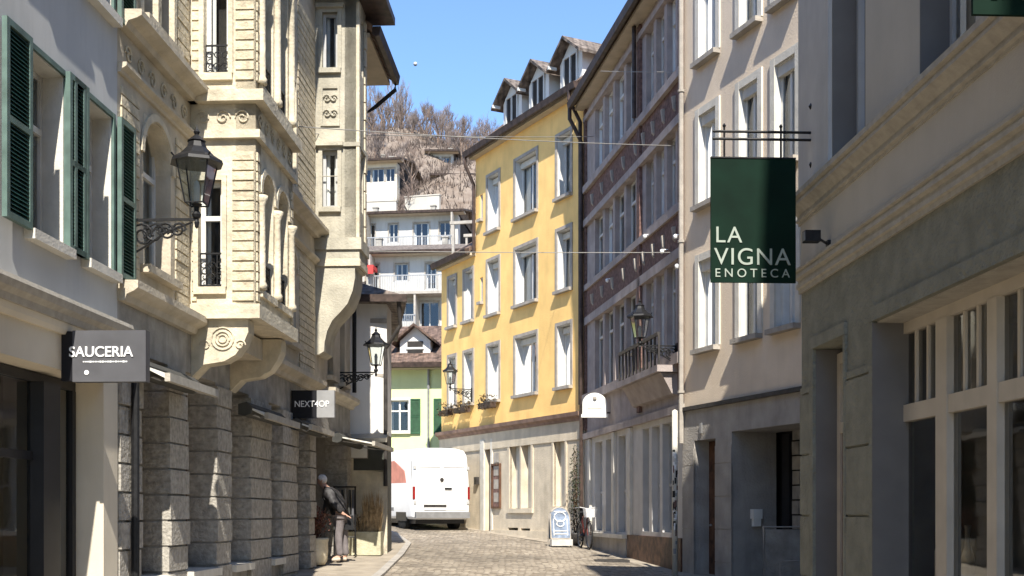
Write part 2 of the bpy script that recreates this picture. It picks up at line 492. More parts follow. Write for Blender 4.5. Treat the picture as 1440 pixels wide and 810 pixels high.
allops = [(o[0], o[1], (4.74 if o[2] < 5 else o[2]), o[3], .28) for o in allops]
wall(F1, 0, UE, 4.70, 15.3, allops, M['plaster_fascia'], r1, 'upper_wall', d=.28, back=1.2)
for i, o in enumerate(allops):
    window(r1, F1, o[0], o[1], o[2], o[3], d=.28, cols=2, fm='win_grey', curtain=.25, jamb='jamb_dark')
blk(F1, [(.0, F1.u(1170)-.005, -.02, .035, 4.72, 15.2)], 'shop_paint', r1, 'corner_pilaster')
blk(F1, [(0, UE, -1.19, .012, 3.96, 4.42)], 'plaster_fascia', r1, 'fascia')
b = MB(); b.profile(F1, -.03, UE, [(-1.1,3.75),(.025,3.75),(.025,3.79),(.045,3.80),(.045,3.84),(.03,3.85),(.03,3.875),(.065,3.89),(.065,3.925),(.05,3.935),(.05,3.95),(.075,3.96),(.075,3.985),(-1.1,3.99)]); b.build('lower_moulding', M['moulding_stone'], r1)
b = MB(); b.profile(F1, -.05, UE, [(-1.1,4.42),(.02,4.42),(.02,4.445),(.045,4.455),(.045,4.475),(.03,4.485),(.03,4.51),(.06,4.54),(.11,4.575),(.11,4.60),(.095,4.61),(.095,4.625),(.13,4.64),(.13,4.685),(.09,4.705),(-1.1,4.72)]); b.build('cornice', M['moulding_stone'], r1)
rustic(F1, [(0, dU[0]), (dU[1], sU0)], -.75, 2.82, .585, 'roughcast_green', r1, -.02, .018, 'stone_blocks', .02, .003)
# frame strips around the openings
blk(F1, [(dU[0]-.11, dU[0]+.002, -.05, .03, -.6, 3.15), (dU[1]-.002, dU[1]+.05, -.05, .025, -.6, 3.15), (dU[0]-.11, dU[1]+.05, -.05, .033, 3.152, 3.26)], 'roughcast_green', r1, 'door_surround')
blk(F1, [(sU0-.07, sU0+.002, -.3, .03, -.6, 3.15), (sU0-.07, 8.07, -.3, .033, 3.152, 3.27)], 'roughcast_green', r1, 'shop_surround')
blk(F1, [(sU0+.001, sU0+.012, -.30, .028, .0, 3.14), (dU[0]+.001, dU[0]+.012, -.27, .0, -.3, 3.14)], 'jamb_dark', r1, 'jamb')
blk(F1, [(sU0+.013, 7.99, -.30, -.01, 3.138, 3.148)], 'moulding_stone', r1, 'soffit_board')
# door in its recess
dr = blk(F1, [(dU[0]+.01, dU[0]+.1, -.27, -.20, -.2, 3.1), (dU[1]-.1, dU[1]-.01, -.27, -.20, -.2, 3.1), (dU[0]+.1, dU[1]-.1, -.27, -.20, 2.35, 2.45), (dU[0]+.1, dU[1]-.1, -.27, -.20, 3.0, 3.1)], 'frame_beige', r1, 'door')
b = MB(); b.box(F1, dU[0]+.1, dU[1]-.1, -.25, -.22, -.2, 2.35); b.build('door_leaf', mat('door_red', (.11,.035,.03), .5, .2, 6), dr)
b = MB(); b.box(F1, dU[0]+.1, dU[1]-.1, -.245, -.23, 2.45, 3.0); b.build('pane', M['glass_shop'], dr)
# shop window: beige timber frame in its recess
k = -.30
g0 = F1.u(1276, k); mull = [(F1.u(1331, k), F1.u(1347, k)), (F1.u(1405, k), F1.u(1419, k))]
step = mull[1][0]-mull[0][0]; wd = mull[0][1]-mull[0][0]
while mull[-1][1] + step < 7.9: mull.append((mull[-1][0]+step, mull[-1][1]+step))
sh = MB()
sh.box(F1, sU0+.01, g0+.06, k, k+.07, .55, 3.14)
sh.box(F1, g0+.06, 7.98, k, k+.072, 3.05, 3.14); sh.box(F1, g0+.06, 7.98, k, k+.074, 2.34, 2.475); sh.box(F1, g0+.06, 7.98, k, k+.076, .55, .75)
sh.box(F1, 7.9, 7.99, k, k+.07, .55, 3.14)
for a, c in mull: sh.box(F1, a, c, k, k+.085, .75, 3.05)
edges = [g0+.06] + [v for m_ in mull for v in m_] + [7.9]
for a, c in zip(edges[0::2], edges[1::2]):
    if c-a < .2: continue
    for q in (1, 2):
        x = a+(c-a)*q/3; sh.box(F1, x-.018, x+.018, k, k+.05, 2.475, 3.05)
shf = sh.build('shop_window', M['frame_beige'], r1)
b = MB(); b.quad(F1.P(g0,k+.03,.6), F1.P(7.95,k+.03,.6), F1.P(7.95,k+.03,3.1), F1.P(g0,k+.03,3.1)); b.build('pane', M['glass_shop'], shf)
# room behind the glass
b = MB(); b.box(F1, g0-.1, 8.0, -3.0, -2.9, .3, 3.2); b.box(F1, g0-.14, g0-.06, -2.9, -.34, .3, 3.2); b.box(F1, g0, 8.0, -2.9, -.34, .3, .5); b.box(F1, g0, 8.0, -2.9, -.34, 3.16, 3.25)
b.build('shop_room', M['interior_warm'], r1)
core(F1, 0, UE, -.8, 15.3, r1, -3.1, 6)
b = MB(); b.box(F1, 0, UE, -9.1, -1.19, 15.3, 15.45); b.build('roof', M['roof_tiles'], r1)
# inside wall below window
blk(F1, [(g0+.02, 7.9, -.85, -.34, .88, .948)], 'frame_beige', r1, 'display_ledge')
# ---- bottles / vases on shop window ledge
def vase(px, r, h, m, label):
    u = F1.u(px, -.55); p = F1.P(u, -.55, .95)
    mb = MB(); mb.lathe(p, [(r*.7,.0),(r,.03),(r*1.0,h*.55),(r*.45,h*.72),(r*.4,h*.93),(r*.55,h),(.0,h)], 14)
    return tag(mb.build('vase', M[m], None, True, loc=p), label, 'vase', 'vessels in the shop window')
mat('vase_cream', (.85,.78,.62), .4, .05, 6); mat('vase_grey', (.45,.42,.38), .4, .1, 6)
vase(1324, .055, .62, 'vase_cream', 'tall cream vase in the shop window beside the left mullion')
vase(1361, .05, .56, 'vase_grey', 'slim grey bottle shaped vase in the shop window right of the mullion')

# ================================================================== R2: beige building
F2 = Fac((3.45, 23.5), d=(.354, -1))
r2 = empty('beige_house', F2.P(0, 0, 0), 'tall beige plastered house with pale window surrounds and grey stone base behind the green sign', 'building')
U2 = 7.2
zb = F2.z(977, 571)
cols2 = [(984, 1008), (1041, 1067), (1091, 1120)]
zr = [(F2.z(985, 368), F2.z(985, 492)), (F2.z(985, 163), F2.z(985, 290)), (F2.z(985, -42), F2.z(985, 88))]
zr.append((zr[2][0]*2-zr[1][0], zr[2][1]*2-zr[1][1]))
ops = []
for a, c in cols2:
    for h, s in zr: ops.append((F2.u(a), F2.u(c), s, h))
for h, s in zr: ops.append((5.6, 6.4, s, h))
wall(F2, 0, U2, zb, 17.0, ops, M['plaster_beige'], r2, 'wall', d=.2)
for o in ops:
    w_ = window(r2, F2, *o, d=.16, cols=2, fm='win_white', surround='surround_pale', sill='surround_grey', curtain=.42, sw=.14, proud=.035, sproud=.15, jamb='win_white')
    bb = MB(); bb.box(F2, o[0]+.01, o[1]-.01, -.13, -.03, o[3]-.2, o[3]-.01); bb.build('blind_box', M['surround_pale'], w_)
dz = F2.z(978, 620); oz = F2.z(1031, 607)
d1 = (F2.u(978), F2.u(1008)); d2 = (F2.u(1031), 6.8)
wall(F2, 0, U2, -.6, zb-.08, [(d1[0], d1[1], -.5, dz, .35), (d2[0], d2[1], -.5, oz, .95)], M['stone_base'], r2, 'ground_floor', n=.03, back=1.2)
blk(F2, [(-.02, U2, -.02, .10, zb-.078, zb-.004)], 'metal_dark', r2, 'string_course')
rustic(F2, [(0, d1[0]), (d1[1], d2[0])], -.55, dz-.15, .62, 'stone_base', r2, 0, .042, 'stone_courses', .015, .002)
rustic(F2, [(d2[0]+.55, 6.8)], -.3, oz, .27, 'stone_grey', r2, -1.0, -.90, 'inner_courses', .03, .008, .5)
dd = blk(F2, [(d2[0]+.25, d2[0]+.5, -.94, -.88, -.3, oz-.05)], 'frame_dark', r2, 'door')
dd = blk(F2, [(d1[0], d1[1], -.34, -.30, -.3, dz-.01)], 'wood_brown', r2, 'door')
b = MB(); b.lathe(F2.P(d1[0]+.12, -.27, 1.35), [(.03,0),(.03,.03),(0,.05)], 8); b.build('handle', M['metal_grey'], dd)
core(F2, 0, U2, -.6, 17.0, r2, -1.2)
b = MB(); b.box(F2, 0, U2, -7.2, .4, 17.0, 17.25); b.build('roof', M['roof_tiles'], r2)
# little intercom box / letter box inside the recess
ub = d2[0]+.0; p = F2.P(ub+.012, -.45, 1.5)
mb = MB(); mb.box(F2, ub+.003, ub+.12, -.55, -.36, 1.5, 1.68); mb.box(F2, ub+.02, ub+.10, -.53, -.38, 1.36, 1.5)
tag(mb.build('alarm_box', M['sign_white'], None, loc=p), 'small white box fixed to the grey jamb of the deep doorway', 'wall box')
# downpipe of R2
mb = MB(); q = F2.P(.06, .10, 0); mb.tube([(q.x, q.y, 3.0), (q.x, q.y, 17)], .05, 8)
for z in (4, 7, 10, 13): mb.lathe((q.x, q.y, z), [(.07,0),(.07,.05)], 8)
mb.build('downpipe', M['surround_grey'], r2)

# ================================================================== P: lilac building with brick bands
F3 = Fac((2.03, 32.4), (3.45, 23.5)); U3 = F3.L
rp = empty('brick_banded_house', F3.P(0, 0, 0), 'mauve grey house with dark red brick bands and deep eaves beside the yellow house', 'building')
zt = 12.7
Lsec = (F3.u(834), F3.u(898)); Rsec = (F3.u(906), F3.u(953))
lv = [(4.85, 6.75), (7.85, 9.45), (10.55, 12.35)]
ops = []; kinds = []
for (za_, zb_) in lv:
    w4 = (Lsec[1]-Lsec[0]-.25)/4
    for q in range(4): ops.append((Lsec[0]+.12+q*w4+.11, Lsec[0]+.12+(q+1)*w4-.11, za_, zb_))
    w3 = (Rsec[1]-Rsec[0]-.1)/3
    for q in range(3): ops.append((Rsec[0]+.05+q*w3+.11, Rsec[0]+.05+(q+1)*w3-.11, za_+.12, zb_))
wall(F3, 0, U3, 3.8, zt, ops, M['lilac_stone'], rp, 'wall', d=.22)
for o in ops: window(rp, F3, *o, d=.18, cols=2, transom=o[3]-.5, fm='win_white', curtain=.16, sill=None, fw=.045)
# brick bands with corbels
for (za_, zb_) in ((6.98, 7.70), (9.65, 10.38)):
    blk(F3, [(.1, Lsec[1]+.1, -.02, .025, za_, zb_), (Rsec[0]-.05, U3-.25, -.02, .025, za_, zb_)], 'brick_red', rp, 'brick_band')
    cb = MB()
    for sec in (Lsec, Rsec):
        k = 4 if sec is Lsec else 3
        for q in range(k+1):
            x = sec[0]+.1+(sec[1]-sec[0]-.2)*q/k
            cb.profile(F3, x-.04, x+.04, [(.02, za_+.18), (.07, za_+.24), (.10, za_+.48), (.02, za_+.50)])
    cb.build('corbel', M['surround_grey'], rp)
pil = [(0, .1), (Lsec[1]+.1, Rsec[0]-.05)]
blk(F3, [(.0, .22, -.02, .06, 3.9, zt-.01), (Lsec[1]+.08, Lsec[1]+.32, -.02, .07, 3.9, zt-.01), (U3-.25, U3-.02, -.02, .06, 3.9, zt-.01)], 'brick_red', rp, 'brick_pilaster')
for z0_, z1_, pr in ((7.70, 7.86, .08), (10.38, 10.56, .12), (6.76, 6.97, .07), (9.46, 9.64, .10), (12.36, 12.5, .08), (4.62, 4.84, .14)):
    blk(F3, [(.01, U3-.02, -.02, pr, z0_, z1_)], 'lilac_stone', rp, 'cornice')
# first-floor balcony oriel on right half
oz0, oz1 = 4.40, 4.62
blk(F3, [(Lsec[1]-.2, U3-.35, 0, .46, oz0+.08, oz1-.004)], 'lilac_stone', rp, 'balcony_slab')
bal = MB()
a_, c_ = Lsec[1]-.15, U3-.4
bal.box(F3, a_, c_, .38, .44, 5.22, 5.29)
k = int((c_-a_)/.28)
for q in range(k+1):
    x = a_+(c_-a_)*q/k; bal.box(F3, x-.018, x+.018, .39, .43, 4.62, 5.22)
bal.box(F3, a_, a_+.05, .08, .38, 5.22, 5.29)
bal.build('balustrade', M['metal_dark'], rp)
b = MB(); b.profile(F3, Lsec[1]-.1, U3-.45, [(.0,4.02),(.12,4.05),(.30,4.38),(.36,4.47),(.0,4.47)]); b.build('balcony_corbel', M['lilac_stone'], rp)
# ground floor shopfronts
gh = F3.z(840, 622)
gl = [(F3.u(846), F3.u(857)), (F3.u(862), F3.u(878)), (F3.u(884), F3.u(893))]
gL = [(F3.u(838), F3.u(848)), (F3.u(853), F3.u(862)), (F3.u(871), F3.u(881))]
gR = [(F3.u(905), F3.u(914)), (F3.u(918), F3.u(929)), (F3.u(933), F3.u(946))]
gops = [(a, c, 1.15, gh, .3) for a, c in gL] + [(a, c, 1.2, gh+.02, .25) for a, c in gR]
wall(F3, 0, U3, -.3, 3.8, gops, M['shop_paint'], rp, 'shopfront', n=.02)
for a, c, s, h, dd_ in gops: window(rp, F3, a, c, s, h, d=.2, cols=1, transom=s+1.0, fm='win_grey', curtain=0, base=.02, glassm='glass_shop')
blk(F3, [(.0, F3.u(884), -.02, .07, -.2, 1.0)], 'stone_base', rp, 'plinth')
blk(F3, [(F3.u(885), U3-.05, -.02, .06, -.2, 1.1)], 'wood_brown', rp, 'wooden_plinth')
blk(F3, [(F3.u(836), F3.u(884), -.01, .16, 1.0, 1.1)], 'surround_pale', rp, 'ledge')
blk(F3, [(0, U3-.03, -.02, .12, 3.62, 3.78)], 'lilac_stone', rp, 'cornice')
for a in (F3.u(832), F3.u(866), F3.u(889)):
    blk(F3, [(a-.12, a+.12, -.01, .09, 1.1, 3.6)], 'surround_pale', rp, 'pilaster')
roof(F3, 0, U3, zt, .36, 8, 3.0, rp, side=.0)
core(F3, 0, U3, -.3, zt, rp)
mb = MB(); e = F3.P(.06, .46, zt); w1 = F3.P(.10, .14, zt-.9)
mb.tube([e+Vector((0,0,.05)), e+Vector((0,0,-.25)), e.lerp(w1,.5)+Vector((0,0,-.1)), w1, (w1.x, w1.y, 1.0)], .055, 8)
mb.build('downpipe', M['copper_brown'], rp)
mb = MB(); e = F3.P(Lsec[1]+.2, .16, 0); mb.tube([(e.x, e.y, zt-.02), (e.x, e.y, 10.6)], .05, 8); mb.build('downpipe', M['copper_brown'], rp)
# small white floodlights along cornices
for px, py in ((846+8, 392), (907, 330), (950, 330), (952, 372), (931, 351)):
    u = F3.u(px, .15); z = F3.z(px, py, .15); p = F3.P(u, .15, z)
    mb = MB(); mb.box(F3, u-.012, u+.012, .02, .12, z-.012, z+.012); mb.lathe(F3.P(u, .15, z-.05), [(.015,-.04),(.042,-.02),(.045,.04),(.015,.06),(0,.06)], 10)
    lb = {854: 'left end under the first brick band', 907: 'beside the brick pilaster', 950: 'near the beige house pipe, upper', 952: 'near the beige house pipe, lower', 931: 'where the cable meets the wall'}[px]
    tag(mb.build('spotlight', M['white_paint'], None, True, loc=p), 'small white spotlight on the brick banded house, '+lb, 'spotlight', 'white spotlights on the brick banded house')

# ================================================================== Y: yellow house
F4 = Fac((-2.48, 41.15), (2.03, 32.4)); U4 = F4.L
ry = empty('yellow_house', F4.P(0, 0, 0), 'bright yellow plastered house with brown eaves, three dormers and beige ground floor', 'building')
uM = F4.u(669); zB = 4.28; ZT = 13.25
sin = [(686, 702), (784, 803)]; dbl = [(725, 755)]; ann = [(631, 641), (653, 665)]
rows = [(5.22, 6.98), (7.98, 9.70), (10.65, 12.42)]
ops = []
for a, c in sin+dbl:
    for s, h in rows: ops.append((F4.u(a), F4.u(c), s, h, (a, c) in dbl))
slits = [(F4.u(675), F4.u(679), 8.5, 9.3), (F4.u(675), F4.u(679), 11.2, 12.0)]
aops = []
for a, c in ann:
    for s, h in rows[:2]: aops.append((F4.u(a), F4.u(c), s+.05, h+.0, False))
wall(F4, uM, U4, zB, ZT, [o[:4] for o in ops]+slits, M['plaster_yellow'], ry, 'wall', d=.32)
wall(F4, 0, uM, zB, 10.1, [o[:4] for o in aops], M['plaster_yellow'], ry, 'annex_wall', d=.32, n=-.01)
for o in ops+aops:
    w_ = window(ry, F4, *o[:4], d=.29, cols=2 if o[4] else 1, fm='win_white', surround='surround_grey', sill='surround_grey', curtain=.27, fw=.065, sw=.10, sproud=.13, proud=.03, jamb='win_white')
    bb = MB(); bb.box(F4, o[0]+.01, o[1]-.01, -.26, -.16, o[3]-.22, o[3]-.05); bb.build('blind_box', M['surround_pale'], w_)
for o in slits: window(ry, F4, *o, d=.1, cols=1, curtain=0, fm='win_grey', sill='surround_grey', sw=.04)
# ground floor
hz = F4.z(735, 624)
g = [(F4.u(684), F4.u(692.5), .3, F4.z(688, 622), .45), (F4.u(719), F4.u(733.5), F4.z(726, 715), hz, .28), (F4.u(735.5), F4.u(749), F4.z(742, 714), hz, .28), (F4.u(781), F4.u(797), F4.z(789, 712), hz, .28)]
v1 = [(F4.u(716), F4.u(730), F4.z(723, 753), F4.z(723, 742), .3), (F4.u(734), F4.u(747), F4.z(740, 755), F4.z(740, 743), .3)]
wall(F4, 0, U4, .0, zB-.10, g+v1, mat('stone_sand', (.58,.50,.38), .9, .08, 2.5, .35, 25, stain=.3), ry, 'ground_floor', n=.04)
b = MB(); b.profile(F4, -.02, U4-.02, [(-.02,zB-.10),(.10,zB-.10),(.12,zB-.03),(.22,zB+.03),(.24,zB+.14),(.0,zB+.18),(-.02,zB+.18)]); b.build('cornice', mat('cornice_brown', (.26,.17,.13), .85, .15, 4, stain=.3), ry)
blk(F4, [(0, U4-.02, 0, .075, zB-.62, zB-.102)], 'stone_sand', ry, 'frieze')
blk(F4, [(F4.u(694), U4-.03, 0, .09, .0, 1.08)], 'stone_sand', ry, 'plinth')
for i, o in enumerate(g[1:]):
    sh_ = blk(F4, [(o[0]+.01, (o[0]+o[1])/2-.01, -.20, -.16, o[2]+.01, o[3]-.01), ((o[0]+o[1])/2+.01, o[1]-.01, -.20, -.16, o[2]+.01, o[3]-.01)], 'surround_pale', ry, 'shutters')
blk(F4, [(F4.u(716), F4.u(719), -.02, .07, g[1][2], hz+.1), (F4.u(749), F4.u(752), -.02, .07, g[1][2], hz+.1), (F4.u(733.6), F4.u(735.4), -.02, .07, g[1][2], hz), (F4.u(716), F4.u(752), -.02, .10, g[1][2]-.14, g[1][2]-.002), (F4.u(716), F4.u(752), -.02, .073, hz+.002, hz+.12),
         (F4.u(778.5), F4.u(781), -.02, .07, g[3][2], hz+.1), (F4.u(797), F4.u(799.5), -.02, .07, g[3][2], hz+.1), (F4.u(778.5), F4.u(799.5), -.02, .073, hz+.002, hz+.12), (F4.u(778.5), F4.u(799.5), -.02, .10, g[3][2]-.14, g[3][2]-.002)], 'stone_sand', ry, 'window_surround')
dY = blk(F4, [(g[0][0], g[0][1], -.42, -.38, .3, g[0][3]-.01)], 'wood_brown', ry, 'door')
blk(F4, [(g[0][0]-.28, g[0][0]-.002, -.02, .10, .3, g[0][3]+.1), (g[0][1]+.002, g[0][1]+.12, -.02, .08, .3, g[0][3]+.1)], 'surround_pale', ry, 'door_surround')
# roof with dormers
roof(F4, uM, U4+.0, ZT, .28, 8, 3.6, ry, side=.10)
roof(F4, 0, uM-.05, 10.1, .24, 7, 2.4, ry, side=.05)
core(F4, uM, U4, 0, ZT, ry, n0=-1.2); core(F4, 0, uM, 0, 10.1, ry, n0=-1.2)
slope = (3.6-.10)/((.28+8)/2)
for i, (px0, px1) in enumerate(((710, 722), (746, 762), (790, 812))):
    dm = empty('dormer_group', (0,0,0), None, None) if False else None
    ua, ub = F4.u(px0+0, -.2), F4.u(px1, -.2)
    ub = ua + 1.25
    nf = -.15; z0 = ZT + .1 + slope*(.28-nf); z1 = z0 + .85; zr_ = z1 + .50
    nb = nf - (zr_ - z0)/slope
    body = MB()
    body.quad(F4.P(ua,nf,z0-.1), F4.P(ub,nf,z0-.1), F4.P(ub,nf,z1), F4.P(ua,nf,z1))
    body.poly([F4.P(ua,nf,z1), F4.P(ub,nf,z1), F4.P((ua+ub)/2,nf,zr_)])
    ns = nf-(z1-z0)/slope
    for u in (ua, ub): body.poly([F4.P(u,nf,z0-.1), F4.P(u,ns-.1,z1), F4.P(u,nf,z1)])
    d_o = body.build('dormer', M['rendered_wall_far'], ry)
    rf = MB(); t = .09; um = (ua+ub)/2; e = .30; fo = nf+.30
    for s_, ue in ((-1, ua-e), (1, ub+e)):
        ze = z1 - .16
        rf.hexa([F4.P(ue,fo,ze), F4.P(um,fo,zr_), F4.P(um,nb,zr_), F4.P(ue,ns-.1,ze), F4.P(ue,fo,ze+t), F4.P(um,fo,zr_+t), F4.P(um,nb,zr_+t), F4.P(ue,ns-.1,ze+t)])
    rf.build('dormer_roof', M['roof_tiles_grey'], d_o)
    wf = bars(F4, [(ua+.22, ua+.28, z0+.05, z1+.1), (ub-.28, ub-.22, z0+.05, z1+.1), (ua+.28, ub-.28, z1+.04, z1+.1), (ua+.28, ub-.28, z0+.05, z0+.11), ((ua+ub)/2-.03, (ua+ub)/2+.03, z0+.11, z1+.04)], nf+.002, nf+.05).build('window_frame', M['win_white'], d_o)
    pb = MB(); pb.box(F4, ua+.27, ub-.27, nf+.003, nf+.012, z0+.1, z1+.05); pb.build('pane', M['interior'], d_o)
    bp_ = MB(); bp_.box(F4, ua-.18, ua-.12, nf+.05, fo+.02, z1-.12, z1-.02); bp_.build('bargeboard', M['win_white'], d_o)
# downpipes of yellow house
mb = MB(); e = F4.P(uM-.02, .38, ZT); w1 = F4.P(uM+.05, .10, ZT-1.0)
mb.tube([e+Vector((0,0,.05)), e+Vector((0,0,-.2)), w1+Vector((0,0,.15)), (w1.x, w1.y, 10.2)], .055, 8); mb.build('downpipe', M['copper_brown'], ry)
mb = MB(); e = F4.P(U4-.25, .38, ZT); w1 = F4.P(U4-.05, .14, ZT-1.0)
mb.tube([e+Vector((0,0,.05)), e+Vector((0,0,-.2)), w1+Vector((0,0,.15)), (w1.x, w1.y, 4.6)], .055, 8); mb.build('downpipe', M['copper_brown'], ry)
# poster frame beside the door
u0, u1 = F4.u(694.5), F4.u(706.5); z0, z1 = F4.z(700, 715), F4.z(700, 652)
po = empty('display_case', F4.P(u0, .05, z0), 'dark red framed display case on beige wall right of the arched doorway', 'display case')
po['label'] = 'tall dark red framed display case on the beige wall beside the doorway'
blk(F4, [(u0, u0+.05, .042, .11, z0, z1), (u1-.05, u1, .042, .11, z0, z1), (u0+.05, u1-.05, .042, .11, z1-.06, z1), (u0+.05, u1-.05, .042, .11, z0, z0+.06)], 'wood_brown', po, 'frame')
blk(F4, [(u0+.05, u1-.05, .042, .06, z0+.06, z1-.06)], 'brick_red', po, 'panel')
blk(F4, [(u0+.12, u1-.12, .061, .066, z0+.2+.42*q, z0+.5+.42*q) for q in range(4)], 'surround_grey', po, 'notices')
# wall objects: doorbell plates
for px, py in ((672, 676),):
    u = F4.u(px, .04); z = F4.z(px, py, .04)
    mb = MB(); mb.box(F4, u-.10, u+.10, .042, .14, z-.12, z+.12); mb.box(F4, u-.07, u+.07, .14, .15, z+.0, z+.08)
    tag(mb.build('letter_box', M['metal_dark'], None, loc=F4.P(u, .04, z-.12)), 'small dark letter box on the beige wall right of the white van', 'letter box')
# flower boxes
def flowerbox(F, ua, ub, z, label, n0=.14):
    t = empty('flower_box', F.P((ua+ub)/2, n0, z), label, 'flower box', 'flower boxes on the yellow house')
    mb = MB(); mb.box(F, ua, ub, n0, n0+.2, z, z+.18); mb.build('trough', M['copper_brown'], t)
    pl = MB()
    for q in range(170):
        c = F.P(random.uniform(ua-.08, ub+.08), n0+.1+random.uniform(-.14,.18), z+.14+random.uniform(-.16,.30))
        a = Vector([random.uniform(-1,1) for _ in range(3)])*.07; b_ = Vector([random.uniform(-1,1) for _ in range(3)])*.07
        pl.poly([c, c+a, c+a*.4+b_])
    pl.build('plants', mat('dry_plants', (.12,.085,.045), .9, .5, 20), t)
flowerbox(F4, F4.u(629.5), F4.u(642.5), 4.95, 'flower box with dry plants under the leftmost yellow house window')
flowerbox(F4, F4.u(651), F4.u(667), 4.95, 'flower box with dry plants under the second window from left')
flowerbox(F4, F4.u(685), F4.u(703), 4.95, 'flower box with bushy dry plants under the third window from left')
# ================================================================== L1: white house with green shutters
FL = Fac((-4.72+.0485*12.26, 12.26), d=(.0485, 1))      # u=0 at the joint with L2, negative towards the camera
def yU(y): return (y-12.26)/FL.d.y
l1 = empty('white_shutter_house', FL.P(-2, 0, 0), 'pale grey plastered house with dark green louvred shutters above a cream shopfront, left foreground', 'building')
zs_, zh_ = FL.z(153, 383), FL.z(157, 166)
UL = -24
W1 = (FL.u(37), FL.u(90)); W2 = (FL.u(117), FL.u(157))
ops = [(*W1, zs_, zh_), (*W2, zs_, zh_)]
pitch = 3.0
WW = W1[1]-W1[0]
for q in range(1, 7): ops.append((W1[0]-1.85*q*1.25-.3, W1[0]-1.85*q*1.25-.3+WW, zs_, zh_))
ups = []
for k in (1, 2):
    for o in ops: ups.append((o[0]-.0, o[1]-.0, o[2]+pitch*k-.35, o[3]+pitch*k-.35))
allw = ops + ups
ztop = 12.9
wall(FL, UL, 0, 3.50, ztop, allw, M['plaster_white'], l1, 'wall', d=.30)
def shutter(parent, F, ua, ub, z0, z1, n, m='shutter_green', base=.03, fr='shutter_grey_green'):
    mb = MB(); f = .055
    mb.box(F, ua, ua+f, base, base+.045, z0, z1); mb.box(F, ub-f, ub, base, base+.045, z0, z1)
    for a in (z0, (z0+z1)/2-f/2, z1-f): mb.box(F, ua+f, ub-f, base, base+.045, a, a+f)
    o = mb.build('shutter', M[fr], parent)
    s = MB(); z = z0+f
    while z < z1-f-.02:
        s.hexa([F.P(ua+f,base+.035,z),F.P(ua+f,base+.040,z),F.P(ub-f,base+.040,z),F.P(ub-f,base+.035,z),F.P(ua+f,base+.005,z+.042),F.P(ua+f,base+.010,z+.045),F.P(ub-f,base+.010,z+.045),F.P(ub-f,base+.005,z+.042)])
        z += .036
    s.box(F, ua+f, ub-f, base+.001, base+.004, z0+f, z1-f)
    s.build('louvres', M[m], o)
    return o
for i, o in enumerate(allw):
    window(l1, FL, *o, d=.26, cols=2, transom=o[2]+(o[3]-o[2])*.66, fm='win_white', surround='shutter_grey_green', sill='surround_pale', curtain=.3, sw=.05, proud=.025, sproud=.10, jamb='surround_pale')
    w = (o[1]-o[0])*.62
    shutter(l1, FL, o[0]-w-.05, o[0]-.052, o[2]-.02, o[3]+.03, 0, base=.04)
    shutter(l1, FL, o[1]+.052, o[1]+.05+w*(.55 if i == 0 else .95), o[2]-.02, o[3]+.03, 0, base=.04)
# cornice and shopfront
b = MB(); b.profile(FL, UL, .0, [(-.9,3.36),(.10,3.36),(.11,3.42),(.16,3.46),(.18,3.52),(.17,3.56),(-.9,3.60)]); b.build('cornice', M['moulding_stone'], l1)
b = MB(); b.profile(FL, UL, -.02, [(-.9,3.26),(.05,3.26),(.07,3.30),(.08,3.358),(-.9,3.358)]); b.build('moulding', M['plaster_cream'], l1)
so = (FL.u(-30)-2.2, FL.u(144))
wall(FL, UL, -.02, -.6, 3.26, [(so[0], so[1], -.55, 2.93, .34), (so[0]-5, so[0]-.8, .4, 2.93, .34)], M['plaster_cream'], l1, 'shopfront', n=.012)
k = -.33
fr = MB()
e0, e1 = FL.u(104, k), so[1]
x0 = FL.u(38, k); x1 = FL.u(62, k)
fr.box(FL, so[0]+.02, so[1]-.02, k, k+.06, 2.83, 2.92); fr.box(FL, so[0]+.02, so[1]-.02, k, k+.062, -.3, .25)
fr.box(FL, so[1]-.10, so[1]-.02, k, k+.065, .25, 2.83)
fr.box(FL, x0, x1, k, k+.16, .0, 2.83)
fr.box(FL, so[0]+.02, so[0]+.1, k, k+.065, .25, 2.83)
fr.box(FL, so[0]+.1, x0, k, k+.055, 2.1, 2.18)
fr.box(FL, x0-1.05, x0-.97, k, k+.055, .25, 2.1)
sf = fr.build('shop_window', M['frame_dark'], l1)
b = MB(); b.quad(FL.P(so[0],k+.03,0), FL.P(so[1],k+.03,0), FL.P(so[1],k+.03,2.9), FL.P(so[0],k+.03,2.9)); b.build('pane', M['glass_shop'], sf)
core(FL, UL, 0, -.6, ztop, l1, -1.3)
blk(FL, [(so[0]-.3, so[1]+.6, -1.29, -1.2, -.2, 3.1), (so[1]+.35, so[1]+.4, -1.2, -.4, -.2, 3.1)], 'plaster_cream', l1, 'shop_room')  # cream walls added behind the glass, standing in for its pale reflection
roof(FL, UL, 0, ztop, .35, 8, 3.0, l1, side=.0)

